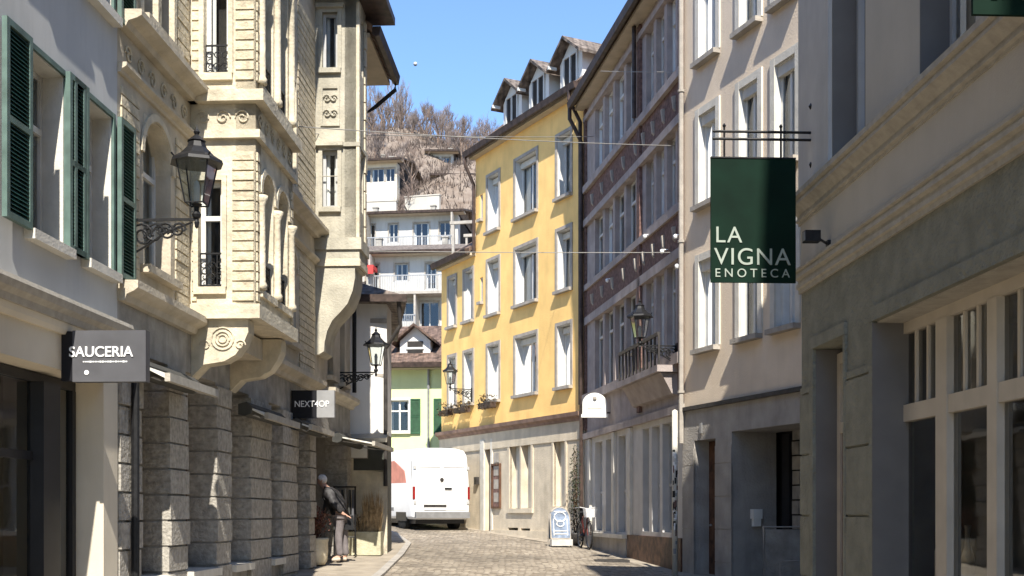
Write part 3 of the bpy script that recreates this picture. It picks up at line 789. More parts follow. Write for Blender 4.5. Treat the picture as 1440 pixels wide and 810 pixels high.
# ================================================================== L2: ornate cream stone building with two oriels
l2 = empty('ornate_stone_building', FL.P(4, 0, 0), 'ornate cream stone building with ribbed masonry, two projecting oriels and rusticated ground floor', 'building')
E2 = yU(25.3)
ZB0, ZB1 = 3.86, 4.04
b0, b1 = yU(14.64), yU(16.6)
t0, t1 = yU(21.85), yU(22.65)
PR = .82
zc0, zc1 = 6.36, 6.79      # frieze between first and second floor
ZW = 10.8
mw = [(.75, 1.65, 4.35, 6.05)]                     # arched window left of the bay
mw += [(yU(17.4), yU(18.1), 4.5, 6.1), (yU(19.6), yU(20.3), 4.5, 6.1), (yU(22.95), yU(23.5), 4.3, 6.0), (yU(24.2), yU(24.7), 4.3, 6.0)]
mw2 = [(.7, 1.15, 7.1, 9.0), (1.25, 1.7, 7.1, 9.0), (yU(17.5), yU(18.1), 7.1, 9.0), (yU(19.6), yU(20.2), 7.1, 9.0), (yU(23.3), yU(23.9), 7.1, 8.9)]
wall(FL, .0, E2, ZB1, ZW, mw+mw2, M['stone_beige'], l2, 'wall', d=.3)
def arch(F, ua, ub, ztop, r, m, parent, n0, n1):
    """two spandrels that turn the square head of an opening into an arch"""
    mb = MB(); uc = (ua+ub)/2; rr = (ub-ua)/2
    for s in (-1, 1):
        pts = [(uc+s*rr, ztop-rr)] + [(uc+s*rr*math.cos(math.pi/2*q/8), ztop-rr+rr*math.sin(math.pi/2*q/8)) for q in range(1, 9)] + [(uc+s*rr, ztop)]
        mb.plate(F, pts, n0, n1)
    o = mb.build('arch', M[m], parent)
    # archivolt ring
    rb = MB()
    for q in range(14):
        a0, a1 = math.pi*q/14, math.pi*(q+1)/14
        ri, ro = rr+.02, rr+.10
        P = lambda rad, a: (uc-rad*math.cos(a), ztop-rr+rad*math.sin(a))
        rb.plate(F, [P(ri,a0), P(ro,a0), P(ro,a1), P(ri,a1)], n1, n1+.025)
    rb.build('archivolt', M[m], o)
    return o
for i, o in enumerate(mw):
    window(l2, FL, *o, d=.24, cols=2, transom=o[3]-.55, fm='win_white', surround=None, sill='stone_beige', curtain=.3, sw=.1)
    arch(FL, o[0], o[1], o[3], 0, 'stone_pale', l2, -.22, .004)
for o in mw2: window(l2, FL, *o, d=.24, cols=1, transom=o[3]-.5, fm='win_white', surround='stone_pale', sill='stone_beige', curtain=.3, sw=.09)
# ribbed brick piers on the main wall
def ribs(F, spans, z0, z1, m, parent, n0=-.02, proud=.018, c=.125):
    return rustic(F, spans, z0, z1, c, m, parent, n0, min(proud, .018), 'ribbed_courses', .022, .005)
ribs(FL, [(.08, .6), (1.8, b0-.12), (b1+.1, yU(17.3)), (yU(18.3), yU(19.4)), (yU(20.5), t0-.1)], 4.15, 6.1, 'brick_cream', l2)
ribs(FL, [(.08, .55), (1.85, b0-.1), (b1+.1, yU(17.4)), (yU(18.3), yU(19.4)), (yU(20.4), t0-.1)], 6.95, 10.6, 'brick_cream', l2)
def cornice_prof(z0, z1, p): return [(-.2,z0),(p*.35,z0),(p*.45,z0+(z1-z0)*.3),(p*.8,z0+(z1-z0)*.45),(p,z0+(z1-z0)*.6),(p,z1-.01),(-.2,z1)]
b = MB()
for a, c in ((.0, b0), (b1, t0), (t1, E2)):
    b.profile(FL, a+.001, c-.001, cornice_prof(3.83, 4.05, .22))
    b.profile(FL, a+.001, c-.001, cornice_prof(6.70, 6.88, .26)); b.profile(FL, a+.001, c-.001, cornice_prof(6.22, 6.33, .10))
b.build('string_course', M['stone_beige'], l2)
rl = MB()
# ---------------- oriel (square bay)
def oriel(y0u, y1u, pr, z0, z1, front_ops, side_ops, nm, mt='stone_pale'):
    FF = Fac(tuple(FL.P(y0u, 0, 0).xy), d=(FL.n.x, FL.n.y))           # front, faces the camera; u from wall outwards
    c = FL.P(y0u, pr, 0); FS = Fac((c.x, c.y), d=(FL.d.x, FL.d.y))     # side, faces the street
    c2 = FL.P(y1u, pr, 0); FB = Fac((c2.x, c2.y), d=(-FL.n.x, -FL.n.y))
    w = wall(FF, -.05, pr, z0, z1, front_ops, M[mt], l2, nm+'_front', d=.2, back=.25)
    w = wall(FS, 0, y1u-y0u, z0, z1, side_ops, M[mt], l2, nm+'_side', d=.2, back=.25)
    w = wall(FB, 0, pr+.05, z0, z1, [], M[mt], l2, nm+'_back', d=.2, back=.25)
    blk(FL, [(y0u+.45, y1u-.3, -.3, pr-.45, z0+.05, z1-.05)], 'interior', l2, 'interior')
    blk(FL, [(y0u+.02, y1u-.02, -.3, pr-.02, z0-.001, z0+.02)], mt, l2, nm+'_floor')
    return FF, FS
Lb = b1-b0
fo1 = [(.14, .50, 4.42, 5.86), (.14, .50, 7.10, 8.95)]
fo1 = [(.10, .40, 4.42, 5.75), (.17, .48, 7.08, 8.95)]
so1 = [(.28, .88, 4.42, 5.95), (1.06, 1.66, 4.42, 5.95), (.28, .88, 7.0, 8.95), (1.06, 1.66, 7.0, 8.95)]
FF, FS = oriel(b0, b1, PR, 4.04, 11.6, fo1, so1, 'oriel')
for o in fo1: window(l2, FF, *o, d=.17, cols=1, transom=o[3]-.45, fm='win_white', curtain=.2, surround='stone_pale', sw=.06, sill='stone_pale', sproud=.05)
for i, o in enumerate(so1):
    window(l2, FS, *o, d=.17, cols=1, transom=o[3]-.5, fm='win_white', curtain=.3, sill='stone_pale', sproud=.05)
    if i < 2: arch(FS, o[0], o[1], o[3], 0, 'stone_pale', l2, -.15, .004)
# colonnettes on the oriel side
cl = MB()
for u_ in (.18, .97, 1.77):
    for z0_, z1_ in ((4.42, 5.6), (7.0, 8.9)):
        cl.lathe(FS.P(u_, .03, 0), [(.07,z0_),(.07,z0_+.06),(.05,z0_+.1),(.045,z1_-.12),(.075,z1_-.05),(.08,z1_)], 10)
cl.build('colonnette', M['stone_pale'], l2, True)
ribs(FF, [(.02, .08), (.53, PR-.02)], 4.25, 6.15, 'brick_cream', l2, -.02, .022)
ribs(FF, [(.02, .12), (.57, PR-.02)], 7.0, 11.4, 'brick_cream', l2, -.02, .022)
ribs(FS, [(.03, .15), (Lb-.13, Lb-.02)], 4.25, 6.15, 'brick_cream', l2, -.02, .022)
ribs(FS, [(.03, .15), (Lb-.13, Lb-.02)], 7.0, 11.4, 'brick_cream', l2, -.02, .022)
b = MB()
for z0_, z1_, p in ((4.02, 4.20, .07), (6.26, 6.36, .07), (6.70, 6.84, .13), (9.3, 9.5, .13)):
    b.box(FF, -.02, PR+p, -.03, p, z0_, z1_); b.box(FS, .002, Lb+.04, -.03, p-.002, z0_+.001, z1_-.001)
b.build('cornice_piece', M['stone_pale'], l2)
# carved frieze: scrolls
fz = MB()
def scroll(mb, F, uc, zc, r, turns=1.4, sgn=1, n=.012, th=.011):
    pts = []
    for q in range(22):
        t = q/21; a = t*turns*2*math.pi; rr = r*(1-.8*t)
        pts.append(F.P(uc+sgn*rr*math.cos(a), n, zc+rr*math.sin(a)))
    mb.tube(pts, th, 5)
for q in range(3):
    scroll(fz, FF, .16+q*.25, 6.53, .095, 1.4, 1 if q % 2 else -1)
for q in range(6): scroll(fz, FS, .2+q*.31, 6.53, .1, 1.4, 1 if q % 2 else -1)
for q in range(6): scroll(fz, FL, .3+q*.36, 6.5, .1, 1.4, 1 if q % 2 else -1)
fz.build('carved_frieze', M['stone_pale'], l2)
# iron window guards
def guard(F, ua, ub, z0, z1, n, parent, nm='window_guard'):
    mb = MB()
    mb.box(F, ua, ub, n, n+.02, z1-.02, z1); mb.box(F, ua, ub, n, n+.02, z0, z0+.02)
    k = max(3, int((ub-ua)/.07))
    for q in range(k+1):
        x = ua+(ub-ua)*q/k; mb.box(F, x-.005, x+.005, n+.004, n+.014, z0, z1)
    for q in range(k//2+1):
        scroll(mb, F, ua+(ub-ua)*(q+.5)/(k//2+1), (z0+z1)/2+.05, .055, 1.2, 1, n+.01, .007); scroll(mb, F, ua+(ub-ua)*(q+.5)/(k//2+1), (z0+z1)/2-.09, .05, 1.2, -1, n+.01, .007)
    return mb.build(nm, M['iron_black'], parent)
guard(FF, .11, .39, 4.44, 4.86, -.06, l2); guard(FF, .18, .47, 7.10, 7.46, -.06, l2)
for o in so1: guard(FS, o[0]+.01, o[1]-.01, o[2]+.02, o[2]+.4, -.06, l2)
# curved bracket under the oriel, ornamented front plate
br = MB()
pts = [(.0, 4.02), (PR-.10, 4.02), (PR-.10, 3.86), (PR-.16, 3.72), (PR-.26, 3.58), (PR-.40, 3.50), (PR-.52, 3.48), (.16, 3.46), (.0, 3.30)]
for uu in ((.0, .28), (Lb-.28, Lb)):
    F_ = FF
    q = [F_.P(u, -uu[0]-.02, z) for u, z in pts]
    mbp = [(u, z) for u, z in pts]
    br.plate(FF, mbp, -uu[1]-.02, -uu[0]-.02)
br.build('bracket_stone', M['stone_pale'], l2)
rs = MB()
for rad in (.05, .09, .14):
    rs.tube([FF.P(.40+rad*math.cos(2*math.pi*q/20), -.01, 3.78+rad*math.sin(2*math.pi*q/20)) for q in range(21)], .010, 5)
for s_ in (-1, 1): scroll(rs, FF, .40+s_*.22, 3.70, .07, 1.3, s_, -.01, .009)
rs.build('rosette', M['stone_pale'], l2)
ub_ = MB(); ub_.box(FL, b0+.3, b1-.3, .0, PR-.35, 3.72, 4.0); ub_.build('oriel_soffit', M['stone_beige'], l2)
mat('stone_turret', (.44,.41,.33), .9, .12, 3, .4, 25, stain=.4)
# ---------------- second oriel (turret)
fo2 = [(.14, .48, 7.62, 8.85+.3)]
w0 = EYE+(HZ-292)/FP*21.85; w1_ = EYE+(HZ-212)/FP*21.85
x0, x1 = EYE+(HZ-97)/FP*21.85, EYE+(HZ-18)/FP*21.85
fo2 = [(.13, .42, w0, w1_), (.13, .42, x0, x1)]
TF, TS = oriel(t0, t1+.0, .80, 6.55, 11.2, fo2, [(.25, .55, w0, w1_), (.25, .55, x0, x1)], 'turret', 'stone_turret')
for o in fo2: window(l2, TF, *o, d=.14, cols=1, fm='win_grey', curtain=.3, surround='stone_turret', sw=.07, sill='stone_turret', sproud=.07, head=True)
for o in ((.25, .55, w0, w1_), (.25, .55, x0, x1)): window(l2, TS, *o, d=.14, cols=1, fm='win_grey', curtain=.3)
b = MB()
for z0_, z1_, p in ((6.50, 6.72, .07), (6.30, 6.52, .03), (8.42, 8.5, .04)):
    b.box(TF, -.02, .80+p, -.04, p, z0_, z1_-.002); b.box(TS, .003, t1-t0+.03, -.04, p-.002, z0_+.002, z1_-.004)
b.build('cornice_piece', M['stone_turret'], l2)
blk(TS, [(-.03, .14, -.03, .03, 6.73, 11.1)], 'stone_pale', l2, 'corner_strip')
rr = MB()
rr.box(TF, .12, .46, -.01, .018, 8.62-.75+.0, 8.62-.74)
zz = EYE+(HZ-150)/FP*21.85
for e in ((.10, .46, zz+.33, zz+.37), (.10, .46, zz-.37, zz-.33), (.10, .14, zz-.33, zz+.33), (.42, .46, zz-.33, zz+.33)): rr.box(TF, e[0], e[1], -.01, .03, e[2], e[3])
for q in range(4): scroll(rr, TF, .22+.13*(q % 2), zz-.14+.28*(q//2), .08, 1.3, 1 if q % 2 else -1, .02, .016)
rr.build('relief_panel', M['stone_turret'], l2)
# corbel that tapers below the turret (swept scroll profile)
cb = MB()
prof = [(.0, 6.34), (.80, 6.34), (.80, 6.18), (.74, 6.16), (.74, 5.98), (.70, 5.75), (.60, 5.50), (.46, 5.34), (.32, 5.20), (.22, 5.00), (.17, 4.78), (.16, 4.62), (.06, 4.56), (.0, 4.56)]
cb.plate(TF, prof, -(t1-t0), -.0)
cb.build('turret_corbel', M['stone_turret'], l2)
b = MB(); b.box(TF, -.01, .84, -.3, .035, 6.20, 6.335); b.box(TS, .0, t1-t0, -.1, .045, 6.205, 6.33); b.build('corbel_band', M['stone_pale'], l2)
# quoins on turret side
rustic(TS, [(.62, .79)], 6.75, 11.0, .34, 'stone_pale', l2, -.1, .03, 'quoins', .03)
# turret roof and main eaves
b = MB()
ze = 11.2
e = .50
c = [FL.P(t0-e, -.1, ze), FL.P(t0-e, .80+e, ze), FL.P(t1+e, .80+e, ze), FL.P(t1+e, -.1, ze)]
tp = FL.P((t0+t1)/2, .2, ze+1.3)
cu = [p+Vector((0,0,.14)) for p in c]
b.hexa(c+cu)
for i in range(4): b.poly([cu[i]+Vector((0,0,.002)), cu[(i+1) % 4]+Vector((0,0,.002)), tp])
b.build('turret_roof', M['copper_brown'], l2)
roof(FL, t1+.02, E2, ZW, .92, 8, 3.0, l2, m='roof_tiles', side=-.01)
roof(FL, 0.0, t0-.02, ZW+1.4, .25, 8, 3.0, l2, m='roof_tiles', side=-.01, name='roof')
blk(FL, [(.0, t0-.02, -1.0, -.0, ZW-.01, ZW+1.4)], 'stone_beige', l2, 'attic')
g = MB(); e_ = FL.P(E2-.1, 1.0, ZW); w_ = FL.P(E2-.03, .1, ZW-.75)
g.tube([e_+Vector((0,0,.05)), e_+Vector((0,0,-.12)), e_.lerp(w_, .5)+Vector((0,0,-.1)), w_, (w_.x, w_.y, 4.2)], .045, 8); g.build('downpipe', M['iron_black'], l2)
# ---------------- ground floor arcade
gops = [(.62, yU(13.8), .0, 3.35, .55), (yU(14.45), yU(15.67), .0, 3.35, .5), (yU(16.3), yU(17.3), .0, 3.35, .5), (yU(18.45), yU(19.2), .0, 3.35, .5), (yU(20.25), yU(21.25), .0, 3.35, .9), (yU(21.7), yU(24.9), .0, 3.2, .9)]
wall(FL, .0, E2, -.5, 3.83, [(a, c, -.45, h, d_) for a, c, s, h, d_ in gops], M['stone_grey'], l2, 'ground_floor', d=.5, back=1.3)
spans = [(.02, .62)] + [(a[1], b_[0]) for a, b_ in zip(gops, gops[1:])] + [(gops[-1][1], E2-.02)]
rustic(FL, [(a-(.015 if i else 0), c+.015) for i, (a, c) in enumerate(spans)], -.3, 3.30, .305, 'stone_rough', l2, -.45, .035, 'rusticated_piers', .026, .020)
for i, o in enumerate(gops):
    dd_ = o[4]-.06
    if i < 4:
        st = blk(FL, [(o[0]+.02, o[1]-.02, -dd_, -.02, -.4, .78)], 'stone_grey', l2, 'parapet')
        blk(FL, [(o[0]+.016, o[1]-.016, -dd_+.01, .10, .782, .88)], 'surround_pale', l2, 'shop_sill')
        w_ = window(l2, FL, o[0]+.02, o[1]-.02, .88, o[3]-.02, d=dd_, cols=2, transom=2.55, fm='wood_brown', curtain=0, glassm='glass_shop')
    else:
        w_ = window(l2, FL, o[0]+.02, o[1]-.02, .2, o[3]-.02, d=dd_, cols=2 if i == 4 else 3, transom=2.45, fm='wood_brown', curtain=0, glassm='glass_shop', fw=.08)
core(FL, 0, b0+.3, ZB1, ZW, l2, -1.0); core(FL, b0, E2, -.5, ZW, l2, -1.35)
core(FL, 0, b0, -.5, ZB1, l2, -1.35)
# sub-bracket pilaster beneath the oriel
blk(FL, [(yU(16.35), yU(17.2), -.1, .20, -.3, 3.3)], 'stone_grey', l2, 'smooth_pier') if False else None
# downpipe black between L1 and L2
mb = MB(); p = FL.P(.30, .08, 0); mb.tube([(p.x, p.y, -.3), (p.x, p.y, 3.3)], .045, 8)
mb.build('downpipe', M['iron_black'], l2)
# ---------------- awnings (closed cassettes with a slack strip of cloth)
def awning(F, ua, ub, z, out, label, cloth='awning_white', cas='awning_dark', drop=.10):
    t = empty('awning', F.P((ua+ub)/2, 0, z), label, 'awning', 'shop awnings along the left side')
    b = MB(); b.profile(F, ua, ub, [(.04,z+.02),(.04,z+.17),(.16,z+.20),(.24,z+.13),(.22,z+.03),(.14,z)]); b.build('cassette', M[cas], t)
    b = MB(); b.profile(F, ua+.04, ub-.04, [(.20,z+.10),(.22,z+.12),(out,z+.12-drop),(out,z+.09-drop)]); b.build('cloth', M[cloth], t)
    b = MB(); b.profile(F, ua+.02, ub-.02, [(out-.01,z+.15-drop),(out+.05,z+.15-drop),(out+.05,z+.06-drop),(out-.01,z+.06-drop)]); b.build('front_bar', M['moulding_stone'], t)
    for u in (ua+.15, ub-.15):
        b = MB(); b.tube([F.P(u,.15,z+.05), F.P(u+.12,(out+.15)/2,z-.0), F.P(u,out,z+.1-drop)], .014, 6); b.build('arm', M['metal_grey'], t)
    return t
awning(FL, .25, yU(14.3), 3.05, .42, 'dark shop awning almost closed, behind the grey projecting sign')
awning(FL, yU(16.6), yU(18.6), 2.98, .42, 'white shop awning almost closed below the first oriel')
awning(FL, yU(19.7), yU(21.6), 3.0, .36, 'short rolled shop awning under the small black and grey sign', 'awning_white', 'awning_dark', .05)
awning(FL, yU(23.2), yU(25.7), 3.0, .84, 'deeper shop awning reaching to the white plastered house', 'awning_white', 'awning_dark', .12)

# ================================================================== L3: white house jutting out behind, its flank faces the camera
l3x0, l3x1, l3y = -4.6, -2.77, 25.95
F5 = Fac((l3x0, l3y), (l3x1, l3y)); U5 = F5.L
l3 = empty('white_gable_house', F5.P(1, 0, 0), 'white plastered house with brown tiled roof standing behind the ornate stone building', 'building')
zE = EYE+(HZ-428)/FP*l3y
wo = (F5.u(489), F5.u(529), F5.z(509, 601), F5.z(509, 558))
wall(F5, 0, U5, 3.35, zE, [wo], M['rendered_wall_far'], l3, 'wall', d=.15)
window(l3, F5, *wo, d=.12, cols=4, fm='wood_brown', curtain=0, glassm='glass_win', fw=.07, surround=None)
blk(F5, [(0, U5-.001, -.02, .03, F5.z(509, 530), F5.z(509, 527)+.02), (0, U5, -.02, .05, zE-.42, zE-.32)], 'surround_grey', l3, 'string_course')
F5s = Fac((l3x1, l3y), (l3x1-.72, l3y+5.2)); 
wall(F5s, 0, F5s.L, 3.35, zE, [(1.0, 1.9, 4.5, 6.0), (3.0, 3.9, 4.5, 6.0)], M['rendered_wall_far'], l3, 'street_wall', d=.15)
for a in (1.0, 3.0): window(l3, F5s, a, a+.9, 4.5, 6.0, d=.12, sill='surround_pale')
wall(F5, 0, U5, -.2, 3.35, [(F5.u(487), F5.u(513), .6, 2.3, .2)], M['panel_greygreen'], l3, 'ground_floor')
window(l3, F5, F5.u(487), F5.u(513), .6, 2.3, d=.18, cols=3, fm='frame_dark', curtain=0, glassm='glass_shop')
wall(F5s, 0, F5s.L, -.2, 3.35, [(.6, 2.0, .7, 2.7, .2), (2.8, 4.4, .7, 2.7, .2)], M['stone_pale'], l3, 'shopfront')
for a, c in ((.6, 2.0), (2.8, 4.4)): window(l3, F5s, a, c, .7, 2.7, d=.17, curtain=0, glassm='glass_shop', fm='frame_dark')
blk(F5, [(.02, U5-.1, -.52, -.45, -.2, 3.3), (.02, U5-.1, -.45, -.22, 2.5, 3.2)], 'interior', l3, 'shop_interior')
b = MB(); b.profile(F5, 0, U5+.03, [(-.02,3.22),(.26,3.16),(.30,3.25),(-.02,3.40)]); b.build('canopy', M['moulding_stone'], l3)
blk(F5, [(.5, U5-.04, .0, .10, 2.55, 3.15)], 'panel_greygreen', l3, 'fascia_board')
blk(F5, [(U5-.36, U5+.015, .0, .05, -.1, 2.52)], 'stone_pale', l3, 'corner_pier')
blk(F5, [(0, U5-1.35, -5.0, -1.1, -.2, zE-.02)], 'interior', l3, 'interior')
# hipped roof
b = MB(); ov = .38
c = [(l3x0-1.5, l3y-ov, zE), (l3x1+ov+.1, l3y-ov, zE), (l3x1+ov-.70, l3y+5.6, zE), (l3x0-1.5, l3y+5.6, zE)]
cu = [Vector(p)+Vector((0,0,.12)) for p in c]; b.hexa([Vector(p) for p in c]+cu)
r0, r1_ = Vector((l3x0-.3, l3y+1.6, zE+1.15)), Vector((l3x0-.1, l3y+4.4, zE+1.15))
b.poly([cu[0], cu[1], r0]); b.poly([cu[1], cu[2], r1_, r0]); b.poly([cu[2], cu[3], r1_]); b.poly([cu[3], cu[0], r0, r1_])
b.build('roof', M['roof_tiles_grey'], l3)
b = MB(); b.wbox(l3x0, l3x1+ov+.1, l3y-ov-.09, l3y-ov, zE-.02, zE+.14); b.build('gutter', M['copper_brown'], l3)
b = MB(); b.tube([(l3x1+.3, l3y-ov, zE), (l3x1+.32, l3y-.2, zE-.5), (l3x1-.02, l3y-.08, zE-1.0), (l3x1-.02, l3y-.08, 2.2)], .045, 8); b.build('downpipe', M['metal_dark'], l3)
# white sign panel on the fascia
F5b = F5
u0, u1 = F5.u(485), F5.u(517)
t = empty('shop_sign', F5.P(u0, .11, 2.62), 'blank white rectangular sign panel on the grey green fascia behind the bent man', 'sign')
blk(F5, [(u0, u1, .102, .13, F5.z(500, 644), F5.z(500, 620))], 'sign_white', t, 'panel')
blk(F5, [(u0-.02, u1+.02, .101, .118, F5.z(500, 645), F5.z(500, 619)+.0)], 'surround_grey', t, 'frame')

# ================================================================== L4: pale green house closing the street
F6 = Fac((-9.5, 47.0), (-2.2, 46.2)); U6 = F6.L
l4 = empty('pale_green_house', F6.P(4, 0, 1.4), 'pale green house with dark green shutters and small tiled dormer above the white van', 'building')
zg = F6.z(580, 520)
wn = (F6.u(548), F6.u(575), F6.z(560, 607), F6.z(560, 563))
wn2 = (F6.u(596), F6.u(607), wn[2], wn[3])
wops = [wn, (wn[0]-3.0, wn[1]-3.0, wn[2], wn[3]), (F6.u(622), F6.u(632), wn[2], wn[3])]
wall(F6, 0, U6, .8, zg, wops, M['plaster_green'], l4, 'wall', d=.2)
for o in wops[:2]: window(l4, F6, *o, d=.16, cols=2, transom=o[3]-.42, fm='win_white', surround='win_white', sill='surround_pale', curtain=.12, sw=.09)
shutter(l4, F6, F6.u(577.5), F6.u(591.5), wn[2]-.1, wn[3]+.05, 0, 'shutter_leaf', .03, 'shutter_leaf')
shutter(l4, F6, F6.u(610), F6.u(621), wn[2]-.1, wn[3]+.05, 0, 'shutter_leaf', .03, 'shutter_leaf')
core(F6, 0, U6, .8, zg, l4)
roof(F6, 0, U6, zg, .55, 7, 2.1, l4, m='roof_tiles_red', side=.1)
# wide dormer
b = MB(); sl = (2.1-.1)/((.55+7)/2); ua, ub = F6.u(560), F6.u(603); nf = -.35; z0 = zg+.1+sl*(.55-nf); z1 = z0+.62; zr_ = z1+.55
b.quad(F6.P(ua,nf,z0-.1), F6.P(ub,nf,z0-.1), F6.P(ub,nf,z1), F6.P(ua,nf,z1)); b.poly([F6.P(ua,nf,z1), F6.P(ub,nf,z1), F6.P((ua+ub)/2,nf,zr_)])
for u in (ua, ub): b.poly([F6.P(u,nf,z0-.1), F6.P(u,nf-1.3,z1), F6.P(u,nf,z1)])
dmr = b.build('dormer', M['rendered_wall_far'], l4)
b = MB()
for s_, ue in ((-1, ua-.3), (1, ub+.3)):
    b.hexa([F6.P(ue,nf+.35,z1-.16), F6.P((ua+ub)/2,nf+.35,zr_), F6.P((ua+ub)/2,nf-2.6,zr_), F6.P(ue,nf-1.3,z1-.16), F6.P(ue,nf+.35,z1-.05), F6.P((ua+ub)/2,nf+.35,zr_+.11), F6.P((ua+ub)/2,nf-2.6,zr_+.11), F6.P(ue,nf-1.3,z1-.05)])
b.build('dormer_roof', M['roof_tiles_red'], dmr)
blk(F6, [(ua+.3, ub-.3, nf, nf+.03, z0+.1, z1-.02)], 'interior', dmr, 'pane')
blk(F6, [(ua+.25, ub-.25, nf+.031, nf+.05, z0+.28, z0+.36)], 'win_white', dmr, 'window_bar')
b = MB(); p = F6.P(F6.u(603), .08, 0); b.tube([(p.x, p.y, zg), (p.x, p.y, 1.3)], .05, 6); b.build('downpipe', M['metal_grey'], l4)
# wall further left behind L3 to close the street bend
F7 = Fac((-14, 38), (-9.5, 47)); l5 = empty('rear_street_house', F7.P(3, 0, 1.0), 'cream house at the bend, mostly behind the white plastered house', 'building')
wall(F7, 0, F7.L, .5, 8, [(3, 4, 4.5, 6), (6, 7, 4.5, 6)], M['plaster_cream'], l5, 'wall'); core(F7, 0, F7.L, .5, 8, l5); roof(F7, 0, F7.L, 8, .5, 7, 2.2, l5, m='roof_tiles_red')
for a in (3, 6): window(l5, F7, a, a+1, 4.5, 6)

# ================================================================== white apartment houses up the slope
def far_house(name, label, x0, x1, y, z0, z1, rise, floors, balcony, roofm='roof_tiles_grey', wm='apartment_wall', tilt=0.0, ov=.8, cols=5, shutters=False, depth=9):
    F = Fac((x0, y), (x1, y+tilt)); U = F.L
    t = empty(name, F.P(U/2, 0, z0), label, 'building', 'houses on the slope')
    h = (z1-z0)/floors; ops = []
    for f in range(floors):
        for q in range(cols):
            uc = U*(q+.5)/cols + random.uniform(-.2,.2); w = random.choice((.35,.42,.6))
            ops.append((uc-w, uc+w, z0+f*h+(.35 if balcony and q % 2 else .9), z0+f*h+2.3*h/2.8))
    wall(F, 0, U, z0-(3 if floors > 1 else 1), z1, ops, M[wm], t, 'wall', d=.25)
    for f in range(1, floors): blk(F, [(0, U, -.02, .06, z0+f*h-.10, z0+f*h+.02)], 'surround_grey', t, 'string_course')
    for o in ops: window(t, F, *o, d=.2, cols=2, fm='win_grey', curtain=.15 if random.random() < .4 else 0, fw=.07, surround='surround_grey', sw=.09)
    core(F, 0, U, z0-(3 if floors > 1 else 1), z1, t, depth=depth-1)
    roof(F, 0, U, z1, ov, depth, rise, t, m=roofm, side=.6, gutter=True)
    for q in (.22, .7):
        cb_ = MB(); cb_.box(F, U*q, U*q+.38, -depth*.5, -depth*.5+.38, z1+.3, z1+rise+.6); cb_.box(F, U*q-.05, U*q+.43, -depth*.5-.05, -depth*.5+.43, z1+rise+.6, z1+rise+.68); cb_.build('chimney', M['stone_grey'], t)
    if balcony:
        for f in range(floors):
            a, c = (.2, U*.62) if f % 2 else (U*.30, U-.2)
            zz = z0+f*h
            bs = blk(F, [(a, c, 0, 1.3, zz-.16, zz), (a, a+.12, .0, 1.25, zz, zz+h-.1), (c-.12, c, .0, 1.25, zz, zz+h-.1)], 'surround_grey', t, 'balcony')
            rl = MB(); rl.box(F, a, c, 1.24, 1.29, zz+.95, zz+1.02)
            q = a
            while q < c: rl.box(F, q, q+.03, 1.25, 1.28, zz, zz+.95); q += .11
            rl.build('railing', M['metal_grey'], bs)
    return t, F
_, fh = far_house('apartment_house', 'white apartment house with grey balconies and flat eaves, filling the gap beside the yellow house', -11.5, -2.3, 74, 10.4, 17.7, 1.5, 3, True, tilt=-1.0)
blk(fh, [(.3, 3.2, .6, 1.7, 16.6, 16.85)], 'red_fabric', _, 'red_awning'); blk(fh, [(.3, 3.2, 1.7, 1.74, 16.3, 16.8)], 'red_fabric', _, 'red_valance')
_, fh2 = far_house('apartment_house', 'upper white house with glazed terrace and brown roof, just above the larger apartment house', -13.5, -4.0, 88, 20.9, 23.7, 1.2, 1, True, tilt=-1.2, cols=5)
far_house('hillside_house', 'white chalet high on the left of the bare wooded slope', -17.5, -12.6, 122, 35.5, 37.9, 1.6, 1, False, cols=3)
far_house('hillside_house', 'cream long house below the white chalet on the slope', -16.5, -10.5, 108, 31.0, 33.6, 1.2, 1, False, wm='plaster_cream', cols=5, tilt=-1)
far_house('hillside_house', 'small white house high in the middle of the bare trees', -11.5, -9.2, 135, 41.5, 43.6, 1.2, 1, False, cols=2)
far_house('hillside_house', 'small pale house right of centre among the bare trees', -8.6, -6.2, 124, 37.6, 39.6, 1.2, 1, False, cols=2)
far_house('hillside_house', 'cream house low on the right of the slope near the yellow roof', -7.2, -3.6, 112, 31.5, 33.6, 1.3, 1, False, wm='plaster_cream', cols=3)
for nm, x0_, x1_, y_, z_, h_ in (('long pale retaining wall low on the left of the slope', -15.5, -9.8, 100, 27.2, 1.5), ('short pale garden wall in the middle of the slope', -9.5, -6.4, 104, 29.0, 1.1), ('pale garden wall high on the right of the slope', -9.4, -6.6, 128, 39.4, 1.2), ('narrow pale garden wall near the top left of the slope', -18, -14.4, 132, 40.6, 1.2)):
    Fw = Fac((x0_, y_), (x1_, y_-.8)); ww = MB(); ww.box(Fw, 0, Fw.L, -.4, 0, z_-1.0, z_+h_*.55); ww.box(Fw, -.05, Fw.L+.05, -.45, .05, z_+h_*.55, z_+h_*.55+.1)
    tag(ww.build('garden_wall', M['plaster_fascia'], None, loc=(x0_, y_, z_)), nm, 'wall', 'garden walls on the slope')
# pergola terrace beside the annex
F8 = Fac((-3.2, 60), (.5, 59.2)); pg = empty('roof_terrace', F8.P(1, 0, 12), 'weathered open roof terrace frame behind the yellow annex roof', 'terrace')
blk(F8, [(0, 3.6, -3, 0, 10.0, 14.2)], 'plaster_cream', pg, 'wall')
blk(F8, [(u, u+.12, -.2, -.08, 14.2, 16.4) for u in (.1, 1.2, 2.3, 3.4)]+[(0, 3.6, -.2, -.06, 16.4, 16.55), (0, 3.6, -3, -2.86, 16.4, 16.55)]+[(u, u+.1, -3, -2.9, 14.2, 16.4) for u in (.1, 1.8, 3.4)], 'surround_grey', pg, 'frame')
